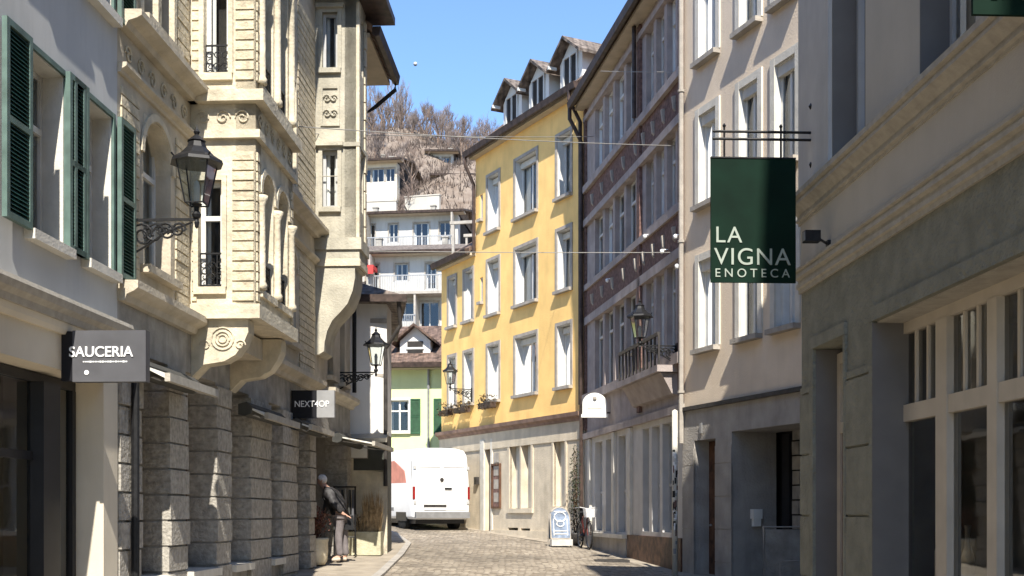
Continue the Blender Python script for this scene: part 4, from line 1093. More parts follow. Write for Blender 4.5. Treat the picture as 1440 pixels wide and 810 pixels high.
# ================================================================== ground
def sheet(name, xs, ys, zf, m):
    mb = MB(); nx = len(xs)
    for y in ys:
        for x in xs: mb.v.append(Vector((x, y, zf(x, y))))
    for j in range(len(ys)-1):
        for i in range(nx-1):
            a = j*nx+i; mb.f.append((a, a+1, a+nx+1, a+nx)); mb.mi.append(0)
    return mb.build(name, m, None)
g = sheet('cobbled_street', [-60, -30]+[x*1.0 for x in range(-14, 15)]+[30, 60], [-40, -20]+[y*1.0 for y in range(-10, 63)], gz, M['cobbles']); tag(g, kind='structure')
hill_m = mat('hill_ground', (.20,.165,.135), .95, .25, .6, .3, 3, col2=(.13,.095,.07), detail=12)
def hz_(x, y):
    b = gz(0, y) if y < 50 else lerp_table(GT, y)
    b += 4.0*math.exp(-((x+11)**2)/40-((y-150)**2)/300)
    b += 1.3*math.sin(x*.21+y*.13)+.9*math.sin(x*.47-y*.3) if y > 70 else 0
    if y > 80 and x < -22: b += (-22-x)*.12
    return b - (.5 if y < 63 else 0)
g = sheet('hillside', [-300,-180,-100,-70]+[x*2.0 for x in range(-28, 20)]+[60, 100, 200, 300], [40, 50, 56, 60]+[62+y*2.5 for y in range(0, 60)]+[240, 300, 450, 700], hz_, hill_m); tag(g, kind='structure')
pm = mat('pavement_asphalt', (.33,.285,.225), .9, .12, 2.5, .4, 40, stain=.3)
kerb = [(-2.2, -20), (-2.2, 10), (-2.27, 21), (-2.4, 26), (-2.62, 30.5), (-3.4, 35), (-4.7, 39), (-7.4, 43.5)]
def kx(y):
    return lerp_table([(q[1], q[0]) for q in kerb], y)
mb = MB(); ms = MB()
ys = [-20+q*.5 for q in range(0, 126)]
for a, c in zip(ys, ys[1:]):
    xa, xc = kx(a), kx(c)
    mb.quad((xa-.14, a, gz(xa, a)+.055), (xc-.14, c, gz(xc, c)+.055), (xc-6, c, gz(xc-3, c)+.055), (xa-6, a, gz(xa-3, a)+.055))
    ms.hexa([(xa-.14, a+.01, gz(xa,a)-.1), (xa, a+.01, gz(xa,a)-.1), (xc, c, gz(xc,c)-.1), (xc-.14, c, gz(xc,c)-.1), (xa-.14, a+.01, gz(xa,a)+.06), (xa, a+.01, gz(xa,a)+.05), (xc, c, gz(xc,c)+.05), (xc-.14, c, gz(xc,c)+.06)])
tag(mb.build('pavement', pm), kind='structure'); tag(ms.build('kerb', M['stone_base']), kind='structure')
# pale gutter strip on the right against the houses
mb = MB()
pl = [(2.84, 11.5), (3.9, 19.0), (3.3, 23.5), (1.93, 32.35), (-.6, 37.4), (-2.6, 41.2)]
for (xa, ya), (xb, yb) in zip(pl[1:], pl[2:]):
    mb.quad((xa-.42, ya, gz(xa,ya)+.006), (xa+.6, ya, gz(xa,ya)+.006), (xb+.6, yb, gz(xb,yb)+.006), (xb-.42, yb, gz(xb,yb)+.006))
tag(mb.build('gutter_strip', pm), kind='structure')
# manhole / drain cover
x, y = (860-CX)/FP*26.3, 26.3
mb = MB(); mb.wbox(x-.38, x+.38, y-.3, y+.3, gz(x,y)-.05, gz(x,y)+.035)
for q in range(6): mb.wbox(x-.3, x+.3, y-.25+q*.085, y-.21+q*.085, gz(x,y)+.035, gz(x,y)+.045)
tag(mb.build('drain_cover', M['metal_dark'], None, loc=(x, y, gz(x,y))), 'dark drain grating in the cobbles near the brick banded house', 'drain')

# ================================================================== trees on the slope
bark = mat('bark', (.20,.14,.105), .9, .25, 6); twig = mat('twigs', (.19,.155,.14), .9, .25, 2); twig2 = mat('twigs_ochre', (.22,.165,.135), .9, .3, 2)
def bare_tree_mesh(seed, h, spread, slim=False):
    rnd = random.Random(seed); T = MB(); C_ = MB()
    def grow(p, d, L_, r, lvl):
        n = 3; pts = [p]
        for q in range(n):
            d = (d + Vector((rnd.uniform(-1,1), rnd.uniform(-1,1), rnd.uniform(-.3,.6)))*.16).normalized()
            pts.append(pts[-1] + d*L_/n)
        (T if lvl < 1 else C_).tube(pts, r, 5 if lvl < 1 else 3, r1=r*.55)
        if lvl >= 4: return
        k = 6 if lvl == 0 else (5 if lvl < 3 else 4)
        for q in range(k):
            t = rnd.uniform(.35 if lvl else .25, 1.0); i = min(n-1, int(t*n)); b = pts[i].lerp(pts[i+1], t*n-i)
            side = Vector((rnd.uniform(-1,1), rnd.uniform(-1,1), rnd.uniform(-.1,.6))).normalized()
            up = .9 if slim else .45
            nd = (d*.5 + side*(spread) + Vector((0,0,up))).normalized()
            grow(b, nd, L_*rnd.uniform(.45,.68), r*.48, lvl+1)
    grow(Vector((0,0,-.3)), Vector((0,0,1)), h*.55, h*.022, 0)
    return T, C_
prot = []
for i, (h, sp, slim, tw) in enumerate(((9, .8, False, twig), (11, .55, True, twig), (7.5, .95, False, twig2), (10, .7, False, twig2))):
    T, C_ = bare_tree_mesh(10+i, h, sp, slim)
    t = empty('bare_tree', (0,0,0), 'bare leafless tree on the brown wooded slope', 'tree', 'bare trees on the wooded slope')
    T.build('trunk', bark, t); C_.build('crown', tw, t)
    prot.append(t)
used = set()
rnd = random.Random(5)
spots = []
for q in range(230):
    y = rnd.uniform(93, 178); px = rnd.uniform(500, 705); x = (px-CX)/FP*y
    spots.append((x, y, rnd.randrange(4), rnd.uniform(.26, .55)))
for px, y, s in ((540, 150, .95), (556, 152, 1.05), (568, 148, .75), (524, 145, .7), (592, 150, .6), (606, 149, .55), (620, 151, .5), (634, 150, .5), (600, 140, .45), (615, 141, .45), (580, 152, .6), (690, 165, .8), (672, 168, .7), (512, 150, .6), (548, 128, .7)):
    spots.append(((px-CX)/FP*y, y, 1 if px < 575 else 3, s))
for x, y, k, s in spots:
    if any(abs(x-hx) < 3.6 and -17 < y-hy < 2 for hx, hy in ((-15,122),(-13.5,108),(-10.3,135),(-7.4,124),(-5.4,112),(-9,88))): continue
    if k not in used: o = prot[k]; used.add(k); ch = None
    else:
        o = prot[k].copy(); COL.objects.link(o)
        for c in prot[k].children:
            d = c.copy(); COL.objects.link(d); d.parent = o
    o.location = (x, y, hz_(x, y)-.2); o.rotation_euler = (0, 0, rnd.uniform(0, 6.28)); o.scale = (s, s, s)
# scrub that nobody could count
mb = MB(); rnd = random.Random(9)
for q in range(16000):
    y = rnd.uniform(76, 182); px = rnd.uniform(480, 720); x = (px-CX)/FP*y; z = hz_(x, y)
    hh = rnd.uniform(.15, .9); a = rnd.uniform(0, 6.28); w = rnd.uniform(.02, .10)
    dx, dy = math.cos(a)*w, math.sin(a)*w
    lx, ly = rnd.uniform(-.4,.4), rnd.uniform(-.4,.4)
    mb.poly([(x-dx, y-dy, z-.1), (x+dx, y+dy, z-.1), (x+lx, y+ly, z+hh)])
tag(mb.build('scrub', mat('scrub', (.105,.082,.07), .95, .4, .8, col2=(.06,.045,.035), detail=10)), 'brown winter undergrowth covering the slope', 'undergrowth', kind='stuff')

# ================================================================== white van
V = empty('delivery_van', (-2.24, 37.3, gz(-2.2, 37.3)), 'white high roofed delivery van seen from behind, parked beside the yellow house', 'van')
hd = Vector((-.457, .889)); rt = Vector((.889, .457))
def VP(x, y, z):
    q = Vector((-2.24, 37.3)) + rt*x + hd*y; return Vector((q.x, q.y, gz(-2.2, 37.3)+z+y*.012))
class VF:  # rear face facade: u=x, n = backwards
    def P(s, u, n, z): return VP(u, -n, z)
RF = VF()
class VS:  # left side: u along the length, n outwards (left)
    def P(s, u, n, z): return VP(-.985-n, u, z)
SF = VS()
half = [(.90,.36),(.985,.44),(1.0,.80),(1.0,1.30),(.985,1.62),(.945,2.10),(.90,2.42),(.80,2.56),(.55,2.615),(0,2.63)]
st = [(0.0,.955,1.0,.985),(.05,.99,1.0,1.0),(.25,1,1,1.0),(3.9,1,1,1.0),(4.35,1,1,.985),(4.75,.985,.80,1),(5.25,.97,.56,1),(5.65,.95,.47,1),(5.85,.88,.42,1)]
mb = MB(); sec = []
for y, ws, hs, t_ in st:
    pts = [(w*ws, .36+(z-.36)*hs*t_) for w, z in half]
    full = [(-w, z) for w, z in pts] + [(w, z) for w, z in reversed(pts[:-1])]
    sec.append([VP(w, y, z) for w, z in full])
n = len(sec[0])
for a, c in zip(sec, sec[1:]):
    i = len(mb.v); mb.v += a + c
    for q in range(n-1): mb.f.append((i+q, i+q+1, i+n+q+1, i+n+q)); mb.mi.append(0)
    mb.f.append((i, i+n, i+2*n-1, i+n-1)); mb.mi.append(0)
mb.poly(sec[0]); mb.poly(sec[-1])
body = mb.build('body', M['white_paint'], V, merge=True)
md = body.modifiers.new('b', 'BEVEL'); md.width = .02; md.segments = 2; md.limit_method = 'ANGLE'; md.angle_limit = .6
for p in body.data.polygons: p.use_smooth = True
def vb(F, rects, m, name, par=V):
    b = MB()
    for r in rects: b.box(F, *r)
    return b.build(name, m, par)
seam = mat('van_seam', (.30,.30,.30), .5, .05, 5)
dr = vb(RF, [(-.86,-.012,-.02,.018,.66,2.34), (.012,.86,-.02,.018,.66,2.34)], M['white_paint'], 'rear_door')
vb(RF, [(-.80,-.05,.018,.024,2.0,2.03), (.05,.80,.018,.024,2.0,2.03), (-.80,-.05,.018,.023,1.36,1.375), (.05,.80,.018,.023,1.36,1.375)], seam, 'door_crease', dr)
vb(RF, [(.10,.34,.018,.05,1.31,1.365)], M['frame_dark'], 'handle', dr)
b = MB(); p = RF.P(.0, .03, 1.60); b.tube([RF.P(.0,.018,1.62), RF.P(.0,.04,1.62)], .065, 14); b.build('emblem', M['metal_dark'], dr)
vb(RF, [(-.62,.16,.018,.035,.74,.83)], M['metal_dark'], 'plate_strip', dr)
vb(RF, [(-.60,.14,.0185,.030,.52+.14,.735)], M['white_paint'], 'plate', dr)
vb(RF, [(-.93,.93,-.05,.14,.40,.60)], mat('bumper_grey', (.20,.20,.20), .6, .1, 5), 'bumper')
red = mat('lamp_red', (.25,.015,.015), .25, .1, 5, spec=.6)
for s in (-1, 1):
    vb(RF, [tuple(sorted((s*.91, s*.985)))+(-.03,.022,1.0,1.40)], red, 'rear_light')
    for k, z in enumerate((.85, 1.95)): vb(RF, [tuple(sorted((s*.87, s*.96)))+(-.02,.028,z,z+.10)], M['win_grey'], 'hinge')
def wheel(x, y):
    w = MB(); ax = Matrix(((rt.x, hd.x, 0), (rt.y, hd.y, 0), (0, 0, 1))) @ Matrix.Rotation(math.pi/2, 3, 'Y')
    c = VP(x, y, .34)
    w.lathe(c, [(.20,-.11),(.33,-.11),(.345,-.07),(.345,.07),(.33,.11),(.20,.11)], 24, ax=ax)
    t = w.build('wheel', mat('tyre', (.018,.018,.018), .85, .2, 10), V, True)
    r_ = MB(); r_.lathe(c, [(0,-.06),(.20,-.10),(.21,-.09),(.21,.09),(.20,.10),(0,.06)], 16, ax=ax); r_.build('rim', M['metal_grey'], t)
for x in (-.86, .86):
    for y in (.98, 4.75): wheel(x, y)
vb(SF, [(.55,1.42,-.03,.006,.30,.72), (4.32,5.18,-.03,.006,.30,.72)], M['frame_dark'], 'wheel_arch')
vb(SF, [(1.6,4.2,-.02,.012,.62,.78)], M['bumper_grey'], 'side_moulding')
vb(SF, [(.1,.12,-.03,.004,.8,2.2), (1.9,1.92,-.03,.004,.8,2.2), (3.1,3.12,-.03,.004,.8,2.3)], seam, 'panel_gap')
vb(SF, [(4.0,4.7,-.09,-.005,1.45,2.0)], M['interior'], 'cab_window')
lv = MB(); lv.plate(SF, [(.4,1.25),(1.3,1.0),(3.0,1.35),(3.0,2.1),(1.6,2.25),(.7,1.9)], -.01, .005)
lv.build('side_graphic', mat('coral_graphic', (.62,.25,.19), .5, .1, 4), V)
vb(RF, [(-.85,.85,-5.5,-.1,.22,.38)], M['frame_dark'], 'underbody')
vb(RF, [(-1.22,-1.02,-4.6,-4.52,1.35,1.75), (1.02,1.22,-4.6,-4.52,1.35,1.75)], M['frame_dark'], 'wing_mirror')

# ================================================================== man bending over the plant
def skin_mesh(name, V_, E, m, parent, sub=2):
    off = world_loc(parent)
    me = bpy.data.meshes.new(name); me.from_pydata([tuple(Vector(v[0])) for v in V_], E, []); me.update()
    o = bpy.data.objects.new(name, me); COL.objects.link(o)
    sm = o.modifiers.new('s', 'SKIN'); sm.use_smooth_shade = True
    for i, v in enumerate(V_):
        sv = me.skin_vertices[0].data[i]; r = v[1]; sv.radius = (r, r) if not isinstance(r, tuple) else r; sv.use_root = (i == 0)
    ss = o.modifiers.new('u', 'SUBSURF'); ss.levels = sub; ss.render_levels = sub
    bpy.context.view_layer.update()
    dg = bpy.context.evaluated_depsgraph_get(); nm = bpy.data.meshes.new_from_object(o.evaluated_get(dg)); nm.name = name
    bpy.data.objects.remove(o)
    nm.materials.clear(); nm.materials.append(m)
    for p in nm.polygons: p.use_smooth = True
    o = bpy.data.objects.new(name, nm); COL.objects.link(o); o.parent = parent
    return o
px_, py_ = (477-CX)/FP*23.0, 23.0
PZ = gz(px_, py_)+.06
man = empty('person', (px_, py_, PZ), 'elderly man with white hair in dark jacket and grey trousers, stooping beside the potted plant', 'person')
skinm = mat('skin', (.55,.33,.24), .6, .05, 10); hairm = mat('hair_white', (.70,.67,.62), .9, .1, 40)
jack = mat('jacket_brown', (.035,.033,.035), .6, .35, 14, .5, 12, spec=.4); shirt = mat('shirt_blue_grey', (.13,.13,.17), .9, .2, 10); trs = mat('trousers_grey', (.17,.15,.15), .9, .12, 10); shoe = mat('shoe_tan', (.55,.47,.38), .7, .1, 10)
# x: -forwards; facing -X
BV = [((.02,0,.90),.13), ((-.02,0,1.08),.13), ((-.13,0,1.27),.115), ((-.21,0,1.38),.085), ((-.27,0,1.45),.055), ((-.325,0,1.52),.070), ((-.345,0,1.60),.082), ((-.335,0,1.655),.055),
      ((.03,-.10,.84),.095), ((.0,-.11,.47),.062), ((.03,-.12,.10),.042), ((-.13,-.13,.035),.032),
      ((.05,.10,.84),.095), ((.07,.11,.47),.062), ((.12,.12,.10),.042), ((-.02,.13,.035),.032),
      ((-.20,-.19,1.36),.060), ((-.05,-.25,1.10),.046), ((.10,-.20,.93),.034), ((.15,-.16,.90),.028),
      ((-.20,.19,1.36),.060), ((-.28,.23,1.10),.046), ((-.34,.20,.88),.034), ((-.37,.19,.82),.028)]
BE = [(0,1),(1,2),(2,3),(3,4),(4,5),(5,6),(6,7),(0,8),(8,9),(9,10),(10,11),(0,12),(12,13),(13,14),(14,15),(3,16),(16,17),(17,18),(18,19),(3,20),(20,21),(21,22),(22,23)]
for base, dirx, dz in ((19, 1, -.35), (23, -.35, -1)):
    c = Vector(BV[base][0]); L0 = (.07, .085, .08, .065)
    for q in range(4):
        yy = (q-1.5)*.020; d = Vector((dirx, 0, dz)).normalized(); i = len(BV)
        bend = Vector((0, 0, -1)) if dirx > 0 else Vector((-1, 0, -.3))
        p1 = c+d*.04+Vector((0, yy, 0)); p2 = p1+d*L0[q]*.5; p3 = p2+(d+bend*.7).normalized()*L0[q]*.5
        BV += [(tuple(p1), .011), (tuple(p2), .009), (tuple(p3), .008)]; BE += [(base, i), (i, i+1), (i+1, i+2)]
    i = len(BV); sgn = 1 if base == 19 else -1
    BV += [(tuple(c+Vector((0, sgn*.035, -.005))), .012), (tuple(c+Vector((dirx*.035, sgn*.05, -.03))), .010)]; BE += [(base, i), (i, i+1)]
# nose and ears
i = len(BV); BV += [((-.428,0,1.575),.013)]; BE += [(6, i)]
skin_mesh('body', BV, BE, skinm, man)
skin_mesh('jacket', [((.03,0,.84),(.165,.185)), ((-.01,0,1.05),(.155,.19)), ((-.13,0,1.26),(.19,.20)), ((-.215,0,1.385),(.13,.14)), ((-.255,0,1.425),.08),
    ((-.20,-.19,1.36),.095), ((-.05,-.25,1.10),.078), ((.09,-.21,.945),.048), ((-.20,.19,1.36),.095), ((-.28,.23,1.10),.078), ((-.335,.21,.90),.048)],
    [(0,1),(1,2),(2,3),(3,4),(3,5),(5,6),(6,7),(3,8),(8,9),(9,10)], jack, man)
skin_mesh('trousers', [((.03,0,.90),(.14,.16)), ((.03,-.10,.80),.108), ((.0,-.11,.47),.083), ((.035,-.12,.09),.070), ((.05,.10,.80),.108), ((.075,.11,.47),.083), ((.12,.12,.09),.070)],
    [(0,1),(1,2),(2,3),(0,4),(4,5),(5,6)], trs, man)
for q, (x, y) in enumerate(((.03,-.125), (.12,.125))):
    skin_mesh('shoe', [((x+.02,y,.05),.048), ((x-.08,y,.045),.045), ((x-.17,y,.035),.034)], [(0,1),(1,2)], shoe, man)
b = MB(); hc = Vector((px_-.332, py_, PZ+1.603)); NA, NB = 16, 10; ring = []
for i in range(NB):
    for q in range(NA):
        th = math.pi*i/(NB-1)*.62; ph = 2*math.pi*q/NA
        rr_ = .098*(1+.03*math.sin(7*ph+i))
        d_ = Vector((math.sin(th)*math.cos(ph)*1.02, math.sin(th)*math.sin(ph)*.86, math.cos(th)))
        d_ = Matrix.Rotation(R(42), 3, 'Y') @ d_
        b.v.append(hc+d_*rr_)
for i in range(NB-1):
    for q in range(NA):
        b.f.append((i*NA+q, i*NA+(q+1) % NA, (i+1)*NA+(q+1) % NA, (i+1)*NA+q)); b.mi.append(0)
b.build('hair', hairm, man, True, merge=True)
for s in (-1, 1):
    b = MB(); c = Vector((px_-.33, py_+s*.082, PZ+1.575)); b.lathe(c, [(0,-.028),(.014,-.018),(.016,.01),(0,.03)], 8); b.build('ear', skinm, man, True)
    b = MB(); b.lathe((px_-.418, py_+s*.03, PZ+1.605), [(0,-.008),(.009,0),(0,.008)], 8); b.build('eye', M['frame_dark'], man, True)
b = MB(); b.tube([(px_-.414, py_-.025, PZ+1.535), (px_-.420, py_, PZ+1.533), (px_-.414, py_+.025, PZ+1.535)], .006, 5); b.build('mouth', mat('lips', (.35,.13,.11), .6), man)
# bag strap + bag
bg = empty('shoulder_bag', (px_+.17, py_-.2, PZ+.75), 'black shoulder bag hanging behind the stooping man', 'bag')
b = MB(); b.hexa([(px_+.10,py_-.06,PZ+.62),(px_+.30,py_-.06,PZ+.62),(px_+.30,py_+.06,PZ+.62),(px_+.10,py_+.06,PZ+.62),(px_+.13,py_-.05,PZ+.90),(px_+.27,py_-.05,PZ+.90),(px_+.27,py_+.05,PZ+.90),(px_+.13,py_+.05,PZ+.90)]); b.build('pouch', M['iron_black'], bg)
b = MB(); b.tube([(px_+.2,py_-.05,PZ+.9),(px_+.13,py_-.20,PZ+1.15),(px_-.08,py_-.23,PZ+1.40),(px_-.26,py_-.12,PZ+1.46),(px_-.33,py_+.05,PZ+1.25),(px_-.20,py_+.22,PZ+1.02),(px_+.1,py_+.21,PZ+.93),(px_+.2,py_+.05,PZ+.9)], .016, 6); b.build('strap', M['iron_black'], bg)

# ================================================================== pots, planters
def leaf_cloud(mb, c, rx, ry, rz, n, s, rnd, up=.3):
    for q in range(n):
        d = Vector((rnd.gauss(0,.5), rnd.gauss(0,.5), rnd.gauss(0,.5)))
        if d.length > 1.15: d.normalize()
        p = Vector(c)+Vector((d.x*rx, d.y*ry, d.z*rz))
        a = Vector([rnd.uniform(-1,1) for _ in range(3)]).normalized()*s*rnd.uniform(.5,1.2); b = a.cross(Vector([rnd.uniform(-1,1) for _ in range(3)])).normalized()*s*.5
        mb.poly([p-a*.5, p+b*.5, p+a*.5+Vector((0,0,up*s)), p-b*.5])
rnd = random.Random(3)
x, y = (444-CX)/FP*22.1, 22.1; z = gz(x, y)+.055
pt = empty('potted_plant', (x, y, z), 'cream barrel shaped pot with a reddish dry shrub in front of the man', 'potted plant')
b = MB(); b.lathe((x,y,z), [(.17,0),(.215,.06),(.235,.25),(.23,.42),(.245,.46),(.245,.50),(.215,.50),(.20,.44),(0,.44)], 20); b.build('pot', mat('pot_cream', (.66,.58,.42), .7, .12, 5, .3, 20, stain=.3), pt, True)
b = MB()
for q in range(26):
    a = rnd.uniform(0,6.28); r_ = rnd.uniform(.05,.26); b.tube([(x,y,z+.44), (x+r_*.5*math.cos(a),y+r_*.5*math.sin(a),z+.7), (x+r_*math.cos(a),y+r_*math.sin(a),z+rnd.uniform(.75,1.08))], .006, 4)
b.build('stems', M['wood_brown'], pt)
b = MB(); leaf_cloud(b, (x-.04,y,z+.82), .30, .26, .28, 520, .07, rnd); b.build('foliage', mat('red_foliage', (.16,.065,.045), .8, .5, 25), pt)
# long concrete planter by the corner
x0, x1, y0, y1 = -3.63, -2.80, 25.0, 25.55; z = gz(-3.2, 25.2)+.05
pl = empty('concrete_planter', ((x0+x1)/2, (y0+y1)/2, z), 'long pale concrete planter with dry tan grasses at the white house corner', 'planter')
b = MB(); z1 = z+.50
b.wbox(x0, x1, y0, y0+.06, z, z1); b.wbox(x0, x1, y1-.06, y1, z, z1); b.wbox(x0, x0+.06, y0+.06, y1-.06, z, z1); b.wbox(x1-.06, x1, y0+.06, y1-.06, z, z1); b.wbox(x0+.06, x1-.06, y0+.06, y1-.06, z+.02, z+.42)
b.build('trough', M['planter_concrete'], pl)
b = MB()
for q in range(420):
    xx = rnd.uniform(x0+.35, x1-.05); yy = rnd.uniform(y0+.08, y1-.08); h = rnd.uniform(.45, 1.05)*(1 if xx > x0+.45 else .6); lx, ly = rnd.uniform(-.13,.13), rnd.uniform(-.1,.1); w = .008
    b.poly([(xx-w,yy,z+.4), (xx+w,yy,z+.4), (xx+lx*.5+w*.7,yy+ly*.5,z+.4+h*.6), (xx+lx,yy+ly,z+.4+h), (xx+lx*.5-w*.7,yy+ly*.5,z+.4+h*.6)])
b.build('grasses', mat('dry_grass', (.42,.29,.15), .9, .3, 12), pl)
b = MB(); leaf_cloud(b, (x0+.22, (y0+y1)/2, z+.62), .22, .2, .25, 260, .06, rnd); b.build('shrub', M['dry_plants'], pl)
# black metal clothes / postcard stand behind the man
x, y = -3.50, 24.55; z = gz(x, y)+.055
ds = empty('display_stand', (x, y, z), 'black metal display stand with hanging dark goods behind the stooping man', 'display stand')
b = MB()
for dx in (-.22, .22):
    b.tube([(x+dx,y,z),(x+dx,y,z+1.45)], .018, 6); b.tube([(x+dx,y-.2,z+.02),(x+dx,y+.2,z+.02)], .018, 6)
b.tube([(x-.24,y,z+1.45),(x+.24,y,z+1.45)], .018, 6); b.tube([(x-.22,y,z+.4),(x+.22,y,z+.4)], .012, 6)
b.build('frame', M['iron_black'], ds)
for q in range(6):
    b = MB(); xx = x-.19+q*.075; zt_ = z+1.43; zb_ = z+random.uniform(.55,.8)
    b.hexa([(xx-.025,y-.14,zb_),(xx+.025,y-.14,zb_),(xx+.02,y+.14,zb_),(xx-.02,y+.14,zb_),(xx-.02,y-.08,zt_-.04),(xx+.01,y-.08,zt_-.04),(xx+.01,y+.08,zt_-.04),(xx-.02,y+.08,zt_-.04)])
    o = b.build('hanging_bag', (M['awning_dark'], M['sign_grey'], M['iron_black'], M['surround_grey'])[q % 4], ds)

# ================================================================== lanterns
def lantern(F, u, zarm, arm, h, label, down=False, scr=4, zc=None):
    """wall bracket with ornate scrolls; four sided tapered lantern standing on its end"""
    t = empty('wall_lantern', F.P(u, 0, zarm), label, 'street lamp', 'wall lanterns along the street')
    b = MB(); b.box(F, u-.012, u+.012, .0, arm+.02, zarm-.014, zarm+.014)
    b.box(F, u-.05, u+.05, .0, .02, zarm-.42, zarm+.06); b.tube([F.P(u,.03,zarm-.40), F.P(u,.05,zarm-.2), F.P(u,.03,zarm)], .018, 6)
    # scroll line
    G = Fac(tuple(F.P(u, 0, 0).xy), d=(F.n.x, F.n.y))
    for q in range(scr):
        r_ = .135*(1-.13*q); uc = .13+q*(arm-.2)/scr
        scroll(b, G, uc, zarm-.03-r_, r_, 1.7, 1 if q % 2 else -1, 0, .013)
        scroll(b, G, uc+.05, zarm-.05-r_*.6, r_*.5, 1.2, -1 if q % 2 else 1, 0, .010)
    b.tube([G.P(.03,0,zarm-.36), G.P(.2,0,zarm-.26), G.P(arm*.55,0,zarm-.13), G.P(arm-.05,0,zarm-.03)], .012, 6)
    b.build('bracket', M['iron_black'], t)
    c = F.P(u, arm, zarm); s = h
    b = MB(); b.lathe(c, [(.0,-.10*s),(.02*s,-.08*s),(.028*s,-.03*s),(.015*s,0),(.04*s,.02*s),(.05*s,.05*s),(.025*s,.09*s),(.03*s,.13*s),(.06*s,.16*s)], 10)
    zb_, zt_ = .16*s, .60*s; rb, rt_ = .10*s, .175*s
    f = math.pi/4 + math.atan2(F.d.y, F.d.x)
    P4 = lambda r, z: [c+Vector((r*math.cos(f+q*math.pi/2), r*math.sin(f+q*math.pi/2), z)) for q in range(4)]
    lo, hi = P4(rb*1.35, zb_), P4(rt_*1.35, zt_)
    for q in range(4):
        b.tube([lo[q], hi[q]], .009*s, 5); b.tube([lo[q], lo[(q+1) % 4]], .009*s, 5); b.tube([hi[q], hi[(q+1) % 4]], .011*s, 5)
        b.tube([hi[q], hi[q]+(hi[q]-c-Vector((0,0,zt_)))*.22+Vector((0,0,.05*s))], .010*s, 5)
    b.build('cage', M['iron_black'], t)
    gm = MB()
    for q in range(4): gm.quad(lo[q], lo[(q+1) % 4], hi[(q+1) % 4], hi[q])
    gm.build('glass', M['glass_lamp'], t)
    b = MB(); b.lathe(c, [(rt_*1.62,zt_-.02*s),(rt_*1.55,zt_+.015*s),(rt_*1.05,zt_+.07*s),(rt_*.62,zt_+.15*s),(rt_*.50,zt_+.21*s),(rt_*.58,zt_+.22*s),(rt_*.30,zt_+.26*s),(.02*s,zt_+.29*s),(.035*s,zt_+.32*s),(.012*s,zt_+.35*s),(0,zt_+.40*s)], 4 if False else 8, rot=f)
    b.build('hood', M['iron_black'], t)
    b = MB(); b.lathe(c, [(.02*s,.17*s),(.03*s,.2*s),(.035*s,.34*s),(.02*s,.40*s),(0,.41*s)], 8); b.build('bulb', M['win_white'], t, True)
    return t
zl = FL.z(183, 309)
lantern(FL, FL.u(184), zl, .72, 1.02, 'large black lantern on scrolled bracket in front of the cream oriel, nearest lamp')
uu = F5.u(487)
G5 = Fac((-3.62, 24.2), d=(.0485, 1))
lantern(G5, 0, EYE+(HZ-524)/FP*24.2, .82, .95, 'black lantern on ornate bracket in front of the white plastered house', scr=5)
u = .28; yy = 23.3
z3 = EYE+(HZ-487)/FP*24.0
lantern(F3, F3.u(952), z3, .78, .98, 'dark lantern on scrolled bracket between the brick banded and beige houses', scr=5)
lantern(F4, F4.u(664), F4.z(664, 548), .80, .95, 'dark lantern casting its shadow on the yellow house', scr=4)

# ================================================================== signs
GR = Fac((1.87, 11.05), d=(.9988, .0484))
ls = empty('hanging_sign', GR.P(.9, 0, 5.2), 'dark green hanging shop sign reading LA VIGNA on a double rod bracket', 'sign')
zt_, zb_ = 4.945, 3.775
mb = MB(); mb.box(GR, .0, .81, -.012, .012, zb_, zt_); mb.build('board', M['sign_green'], ls)
mb = MB()
mb.tube([GR.P(.02,0,5.20), GR.P(1.0,0,5.20)], .013, 8); mb.tube([GR.P(.02,0,5.13), GR.P(1.0,0,5.13)], .013, 8)
for u in (.13, .67): mb.tube([GR.P(u,0,5.24), GR.P(u,0,zt_-.02)], .010, 6); mb.lathe(GR.P(u,0,5.24), [(.012,0),(.018,.015),(0,.04)], 8)
mb.build('rods', M['iron_black'], ls)
mb = MB(); mb.box(GR, .965, 1.0, -.04, .04, 4.92, 5.42)
mb.lathe(GR.P(.98,0,5.42), [(.03,0),(.045,.03),(.02,.07),(0,.09)], 8); mb.lathe(GR.P(.98,0,4.84), [(0,0),(.03,.03),(.04,.06),(.03,.08)], 8)
mb.build('wall_plate', M['iron_black'], ls)
mb = MB(); mb.box(GR, .0, .81, -.02, .02, zt_, zt_+.012); mb.build('top_rail', M['iron_black'], ls)
text(ls, 'LA', GR, .035, .014, 4.215, .215, M['sign_letter'], align='LEFT', spacing=1.12)
text(ls, 'VIGNA', GR, .03, .014, 4.01, .225, M['sign_letter'], align='LEFT', spacing=1.10)
text(ls, 'ENOTECA', GR, .035, .014, 3.86, .115, M['sign_letter'], align='LEFT', spacing=1.55)
GR2 = Fac(((1367-CX)/FP*6.2, 6.2), d=(.9988, .0484))
ls = empty('hanging_sign', GR2.P(.3, 0, 4.8), 'second dark green sign cut off by the top right corner of the picture', 'sign')
zb_ = EYE+(HZ-21)/FP*6.2
mb = MB(); mb.box(GR2, 0, .58, -.012, .012, zb_, zb_+.85); mb.build('board', M['sign_green'], ls)
text(ls, 'ENOTECA', GR2, .09, .014, zb_+.105, .085, M['sign_letter'], align='LEFT', spacing=1.45)
mb = MB(); mb.tube([GR2.P(.1,0,zb_+1.0), GR2.P(.76,0,zb_+1.0)], .012, 6); mb.tube([GR2.P(.12,0,zb_+1.02), GR2.P(.12,0,zb_+.85)], .009, 6); mb.tube([GR2.P(.5,0,zb_+1.02), GR2.P(.5,0,zb_+.85)], .009, 6); mb.build('rods', M['iron_black'], ls)
